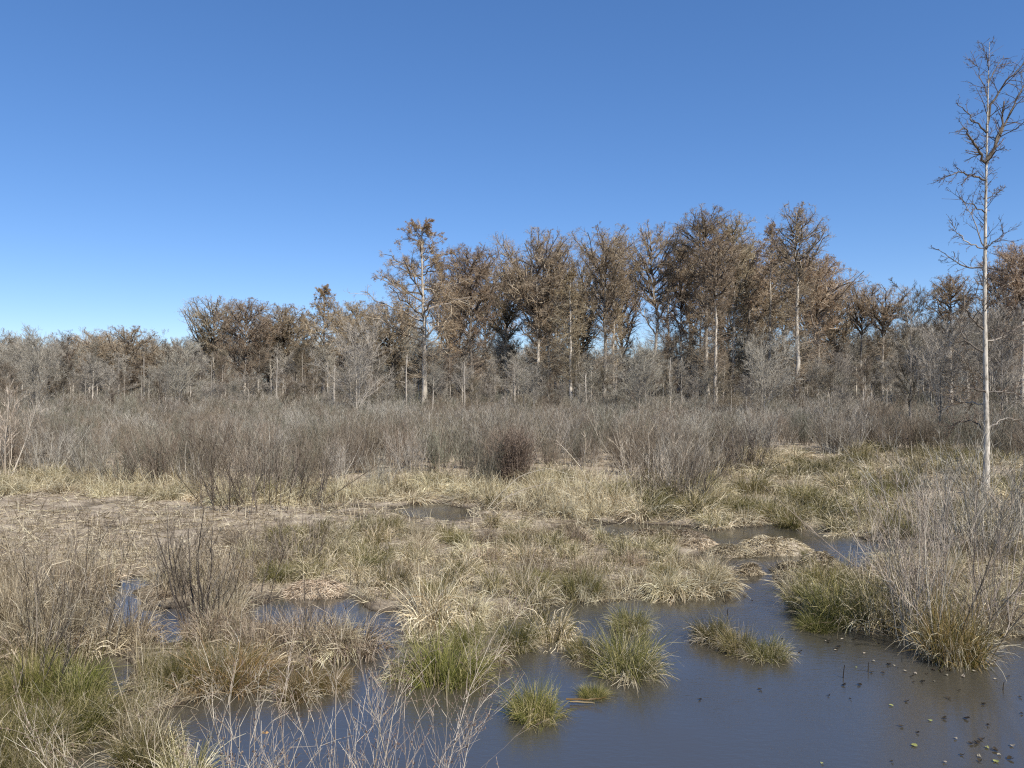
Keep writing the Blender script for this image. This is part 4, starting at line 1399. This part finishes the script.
shapes = []
for i in range(4):
    tr, cr = bare_tree(850 + i, 15, 9.5, r0=.2, cb=.12, n=26, tw=.022, twig=3500)
    for a_ in range(len(tr.v)):
        cr.add(tr.v[a_], tr.f[a_], 1)
    shapes.append(cr.mesh('wood_shape', [M['twig'] if i % 2 else M['greytwig'], M['greybark']]))
pts, scs = [], []
for Y0, n in ((200, 70), (222, 76), (246, 84), (275, 90), (310, 96)):
    for i in range(n):
        Y = Y0 + rng.normal() * 5
        px = -110 + (i + rng.random()) * (1250 / n)
        top = np.interp(px, TOPL[:, 0], TOPL[:, 1]) + 8 + rng.normal() * 5
        pts.append(((px - 512) * Y / F, Y, 0))
        scs.append((CAM_H + (HOR - top) * Y / F) / 17.5)
scatter_stuff('far_wood', np.array(pts), rng.random(len(pts)) * 6.28, scs, shapes)

pts = []
for Y in np.arange(172, 330, 7):
    for x in np.arange(-.75 * Y, .75 * Y, 5):
        pts.append((x + rng.normal() * 1.5, Y + rng.normal() * 2, 0))
scatter_stuff('wood_undergrowth', np.array(pts), rng.random(len(pts)) * 6.28, 1.2 + .9 * rng.random(len(pts)), [o_.data for o_ in src.objects])

rng = np.random.default_rng(57)
for i in range(44):
    Y = 112 + 16 * rng.random()
    px = 405 + (i + rng.random()) * 10.2
    k = BARE[(0, 2, 3, 5, 6, 8)[rng.integers(6)]]
    sc_k = (6.5 + 4.5 * rng.random()) / k.top
    k.place(((px - 512) * Y / F, Y, 0), rng.random() * 6.28, (sc_k * 1.15, sc_k * 1.15, sc_k), 'half-grown pale leafless tree among the trunks at the front of the cypress grove', 'tree', 'half-grown trees among the grove trunks')

# broken pale trunks at the front of the wood
def snag(seed, H, r0):
    rng = np.random.default_rng(seed)
    P, R = trunk_spine(rng, H, (rng.normal() * .03, 0), .03, 10, r0, 1.3)
    R = r0 * np.linspace(1.15, .6, 10)
    tr, b = MB(), MB()
    tr.tubes(rng, P[None], R[None], 8)
    sp_ = run(rng, P[-1:] + rng.normal(size=(4, 3)) * .3 * r0 * np.array([1, 1, 0]), nrm(np.array([[0, 0, 1.]]) + rng.normal(size=(4, 3)) * .12), .3 + .5 * rng.random(4), 3, 0, .05)
    tr.tubes(rng, sp_, np.array([[.35, .2, .03]]) * r0 * np.ones((4, 1)), 5)
    Q, QR = sprout(rng, P[None], R[None], 7, .3, .98, .05, .2, (.8, 1.4), .15, 5, .3, .05, .2, 0, .02)
    b.tubes(rng, Q, QR, 4)
    T, TR_ = sprout(rng, Q, QR, 24, .2, 1, .2, .5, (.5, 1.1), .1, 4, .5, 0, .15, .2, .012)
    b.tubes(rng, T, TR_, 3)
    t = empty('dead_snag')
    child(t, tr.build('trunk', [M['snagbark']], t, True))
    child(t, b.build('branch_stubs', [M['greytwig']], t))
    return Kind(t)


SNAG = [snag(880 + i, 7.5 + i, .085 + .015 * i) for i in range(4)]
rng = np.random.default_rng(59)
for px, ty in ((49, 366), (88, 376), (116, 362), (145, 365), (137, 372), (215, 352), (278, 362), (339, 368), (408, 352), (464, 358), (511, 352), (589, 368), (668, 360), (757, 348), (830, 362), (905, 366)):
    Y = 100 + 14 * rng.random()
    H = CAM_H + (HOR - ty + 12 * rng.normal() * .5) * Y / F
    q = rng.integers(4)
    SNAG[q].place(((px - 512 + rng.normal() * 3) * Y / F, Y, 0), rng.random() * 6.28, (1, 1, H / (8 + q)), 'broken pale dead trunk standing among the grey trees at the front of the wood', 'tree', 'dead snags at the front of the wood')
rng = np.random.default_rng(58)
for i in range(88):
    Y = 88 + 24 * rng.random()
    px = -60 + (i + rng.random()) * (1150 / 88)
    k = BARE[rng.integers(9)]
    sc_k = (4.0 + 4.2 * rng.random()) / k.top
    k.place(((px - 512) * Y / F, Y, 0), rng.random() * 6.28, (sc_k * 1.1, sc_k * 1.1, sc_k), 'young leafless tree rising out of the far edge of the thicket', 'tree', 'young trees at the far edge of the thicket')

# saplings that stand out in front of the wood
for i, (px, Y, ty, W, mk, lab) in enumerate([
        (357, 88, 352, 8.5, 'greytwig', 'whitish spreading small tree before the wood, left of the tall open-crowned cypress'),
        (765, 92, 362, 7.5, 'greytwig', 'pale spreading small tree before the grove at the right'),
        (910, 70, 292, 4.6, 'twig', 'slim reddish-brown bare tree with upright twigs left of the tall lone tree'),
        (640, 96, 366, 6, 'greytwig', 'pale low bare tree in front of the sky gap of the grove'),
        (180, 100, 360, 6, 'greytwig', 'small grey tree at the edge of the far left wood'),
        (40, 96, 352, 6, 'greytwig', 'small grey tree before the wood near the left edge'),
        (1000, 62, 335, 6.5, 'greytwig', 'grey bare tree close behind the tall lone tree on its right'),
        (940, 66, 345, 6.0, 'greytwig', 'grey bushy bare tree close behind the tall lone tree on its left')]):
    H = CAM_H + (HOR - ty) * Y / F
    tr, cr = bare_tree(900 + i, H, W, r0=.10, cb=.2, n=30, tw=.009, twig=9000, lr=.35)
    tree_thing('bare_tree', tr, cr, [M['bark'] if i < 2 else M['greybark']], [M[mk]], ((px - 512) * Y / F, Y, 0), lab, 'tree')

# ---- the tall lone tree on the right, limb by limb
TY0 = 33.0
rng = np.random.default_rng(950)
tp = [(985, 503), (987, 458), (986, 396), (985, 331), (984.6, 297), (985.7, 202), (986.5, 162), (987.6, 111), (989.4, 42)]
root = at(985, 500, TY0)
root[2] = 0.0
hero = tag(empty('lone_tree', root), 'tall slender lone tree with a mottled pale trunk and sparse limbs at the right', 'tree')
n = len(tp)
P0 = np.array([at(a_, b_, TY0) for a_, b_ in tp]) - root
tt = np.linspace(0, n - 1, 40)
P = np.stack([np.interp(tt, np.arange(n), P0[:, c]) for c in range(3)], -1)
for _ in range(3):
    P[1:-1] = (P[:-2] + 2 * P[1:-1] + P[2:]) / 4
P[0, 2] = -.2
zf = np.clip(P[:, 2] / P[-1, 2], 0, 1)
R = .128 * (1 - .93 * zf ** 1.1) * (1 + .5 * np.exp(-zf * 20))
tr = MB()
tr.tubes(rng, P[None], R[None], 12)
tr.build('trunk', [M['herobark']], hero, True)
TP, TRr = P[None], R[None]
LIMBS = [
    ([(987, 162), (995, 146), (1001, 122), (1004, 102)], .085, 'darkbark', 30),
    ([(986, 137), (989, 112), (995, 96), (1009, 78), (1026, 61)], .07, 'darkbark', 26),
    ([(988, 160), (1000, 136), (1009, 115), (1018, 98), (1026, 76)], .065, 'darkbark', 26),
    ([(985, 162), (977, 150), (969, 135), (964, 126)], .075, 'darkbark', 40),
    ([(985, 137), (974, 122), (966, 112), (957, 103)], .05, 'darkbark', 20),
    ([(984, 182), (975, 176), (966, 173), (953, 172), (943, 178)], .055, 'darkbark', 44),
    ([(985, 213), (972, 205), (958, 197)], .035, 'darkbark', 24),
    ([(983, 253), (972, 246), (960, 236), (949, 220)], .04, 'greybark', 22),
    ([(983, 272), (966, 268), (952, 258), (938, 249)], .045, 'greybark', 24),
    ([(984, 240), (976, 228), (970, 212), (962, 200)], .035, 'greybark', 16),
    ([(986, 205), (994, 194), (1006, 187)], .03, 'darkbark', 22),
    ([(986, 250), (996, 240), (1008, 231)], .03, 'greybark', 16),
    ([(988, 160), (996, 152), (1003, 148)], .035, 'darkbark', 18),
    ([(985, 330), (972, 322), (964, 306), (963, 290)], .06, 'darkbark', 26),
    ([(985, 358), (972, 346), (962, 336), (956, 316)], .055, 'darkbark', 30),
    ([(986, 345), (1000, 340), (1014, 330), (1026, 322)], .045, 'greybark', 24),
    ([(986, 392), (972, 388), (958, 392), (944, 400)], .05, 'darkbark', 40),
    ([(986, 410), (970, 402), (955, 404), (938, 412)], .045, 'greybark', 40),
    ([(987, 428), (972, 420), (960, 422), (945, 426)], .045, 'darkbark', 36),
    ([(986, 378), (974, 372), (964, 362), (957, 350)], .04, 'darkbark', 30),
    ([(986, 398), (1002, 392), (1016, 394), (1028, 398)], .04, 'greybark', 30),
    ([(987, 425), (1003, 418), (1018, 420)], .04, 'greybark', 28),
    ([(989, 100), (984, 86), (980, 74), (973, 60)], .03, 'darkbark', 26),
    ([(989, 80), (995, 68), (1004, 56)], .03, 'darkbark', 20),
    ([(989, 66), (986, 54), (982, 44)], .025, 'darkbark', 20),
]
E, ER = sprout(rng, TP, TRr, 90, .42, .995, .02, .055, (.5, 1.2), .2, 5, .25, .02, .14, .2, .008, .02)
E2, ER2 = sprout(rng, E, ER, 420, .15, 1, .3, .6, (.4, 1.0), .1, 4, .6, 0, .15, .2, .005)
b = MB()
b.tubes(rng, E, ER, 4)
b.tubes(rng, E2, ER2, 3)
ix = rng.integers(0, len(E2), 900)
bb, _, tn = interp(E2, ER2, ix, .4 + .6 * rng.random(900))
b.strips(rng, run(rng, bb, nrm(tn + rng.normal(size=(900, 3)) * .8), np.full(900, .05) + .05 * rng.random(900), 3, 0, 0), np.array([[.006, .018, .006]]) * np.ones((900, 1)), 1)
b.build('twigs', [M['herospray'], M['herospray']], hero)
for li, (pth, rad, mk, tw) in enumerate(LIMBS):
    rad *= .85
    mk = 'limbbark' if mk == 'darkbark' else mk
    n = len(pth)
    off = np.linspace(0, 1, n) * rng.normal() * 1.1
    z0 = at(*pth[0], TY0) - root
    q, r_, _ = interp(TP, TRr, np.array([0]), np.array([0.5]))
    i0 = int(np.argmin(np.abs(P[:, 2] - z0[2])))
    L0 = np.array([at(a_, b_, TY0 + o) for (a_, b_), o in zip(pth, off)]) - root
    L0[0] = P[i0]
    t2 = np.linspace(0, n - 1, 12)
    LPp = np.stack([np.interp(t2, np.arange(n), L0[:, c]) for c in range(3)], -1)
    for _ in range(2):
        LPp[1:-1] = (LPp[:-2] + 2 * LPp[1:-1] + LPp[2:]) / 4
    LPp[1:] += rng.normal(size=(11, 3)) * .03
    LR = rad * np.linspace(1, .35, 12)
    a, b = MB(), MB()
    a.tubes(rng, LPp[None], LR[None], 6)
    lo = a.build('limb', [M[mk]], hero, True)
    Q, QR = sprout(rng, LPp[None], LR[None], tw // 2, .2, 1, .2, .4, (.5, 1.2), .0, 6, .5, -.01, .15, .3, .012)
    b.tubes(rng, Q, QR, 4)
    T, TR2 = sprout(rng, Q, QR, int(tw * 2.2), .15, 1, .25, .5, (.4, 1.0), .12, 4, .6, 0, .15, .2, .008)
    b.tubes(rng, T, TR2, 3)
    ns = tw * 3
    ix = rng.integers(0, len(T), ns)
    bb, _, tn = interp(T, TR2, ix, .5 + .5 * rng.random(ns))
    SP = run(rng, bb, nrm(tn + rng.normal(size=(ns, 3)) * .8), np.full(ns, .05) + .05 * rng.random(ns), 3, 0, 0)
    b.strips(rng, SP, np.array([[.006, .018, .006]]) * np.ones((ns, 1)), 1)
    b.build('twigs', [M['herospray'], M['herospray']], lo)

for ks in (SEDGE, LUSH, RUST, STRAW, MIXED, BROWN, THICK, BARE, DEEP, SNAG):
    for k in ks:
        k.drop()

# ------------------------------------------------------------------ sky, sun, camera
W = bpy.data.worlds.new('World')
S.world = W
W.use_nodes = True
nt = W.node_tree
bg = nt.nodes['Background']
sky = nt.nodes.new('ShaderNodeTexSky')
sky.sky_type = 'NISHITA'
sky.sun_disc = False
EL, AZ = math.radians(46), math.radians(148)
sky.sun_elevation = EL
sky.sun_rotation = AZ
sky.altitude = 0
sky.air_density = .8
sky.dust_density = 0.0
sky.ozone_density = 8.0
hs = nt.nodes.new('ShaderNodeHueSaturation')
hs.inputs['Saturation'].default_value = 1.15
hs.inputs['Hue'].default_value = .510
nt.links.new(sky.outputs[0], hs.inputs['Color'])
gm = nt.nodes.new('ShaderNodeGamma')
gm.inputs['Gamma'].default_value = .75
nt.links.new(hs.outputs[0], gm.inputs['Color'])
nt.links.new(gm.outputs[0], bg.inputs['Color'])
bg.inputs['Strength'].default_value = .160
sd = bpy.data.lights.new('sun', 'SUN')
sd.energy = 5.0
sd.angle = math.radians(.53)
sd.color = (1, .955, .88)
so = bpy.data.objects.new('sun', sd)
C.objects.link(so)
dvec = Vector((math.cos(EL) * math.sin(AZ), math.cos(EL) * math.cos(AZ), math.sin(EL)))
so.rotation_euler = dvec.to_track_quat('Z', 'Y').to_euler()
so.location = (20, -30, 40)

cam = bpy.data.cameras.new('camera')
cam.sensor_width = 36
cam.lens = 36 * F / 1024
cam.clip_end = 9000
co = bpy.data.objects.new('camera', cam)
C.objects.link(co)
co.location = (0, 0, CAM_H)
co.rotation_euler = (math.radians(90), 0, 0)
S.camera = co
S.view_settings.view_transform = 'Standard'
S.view_settings.look = 'None'
S.view_settings.exposure = .53
S.view_settings.gamma = 1
S.cycles.use_denoising = False
S.cycles.filter_width = 1.2
S.cycles.max_bounces = 5
S.cycles.diffuse_bounces = 2
S.cycles.glossy_bounces = 3
S.cycles.transmission_bounces = 2
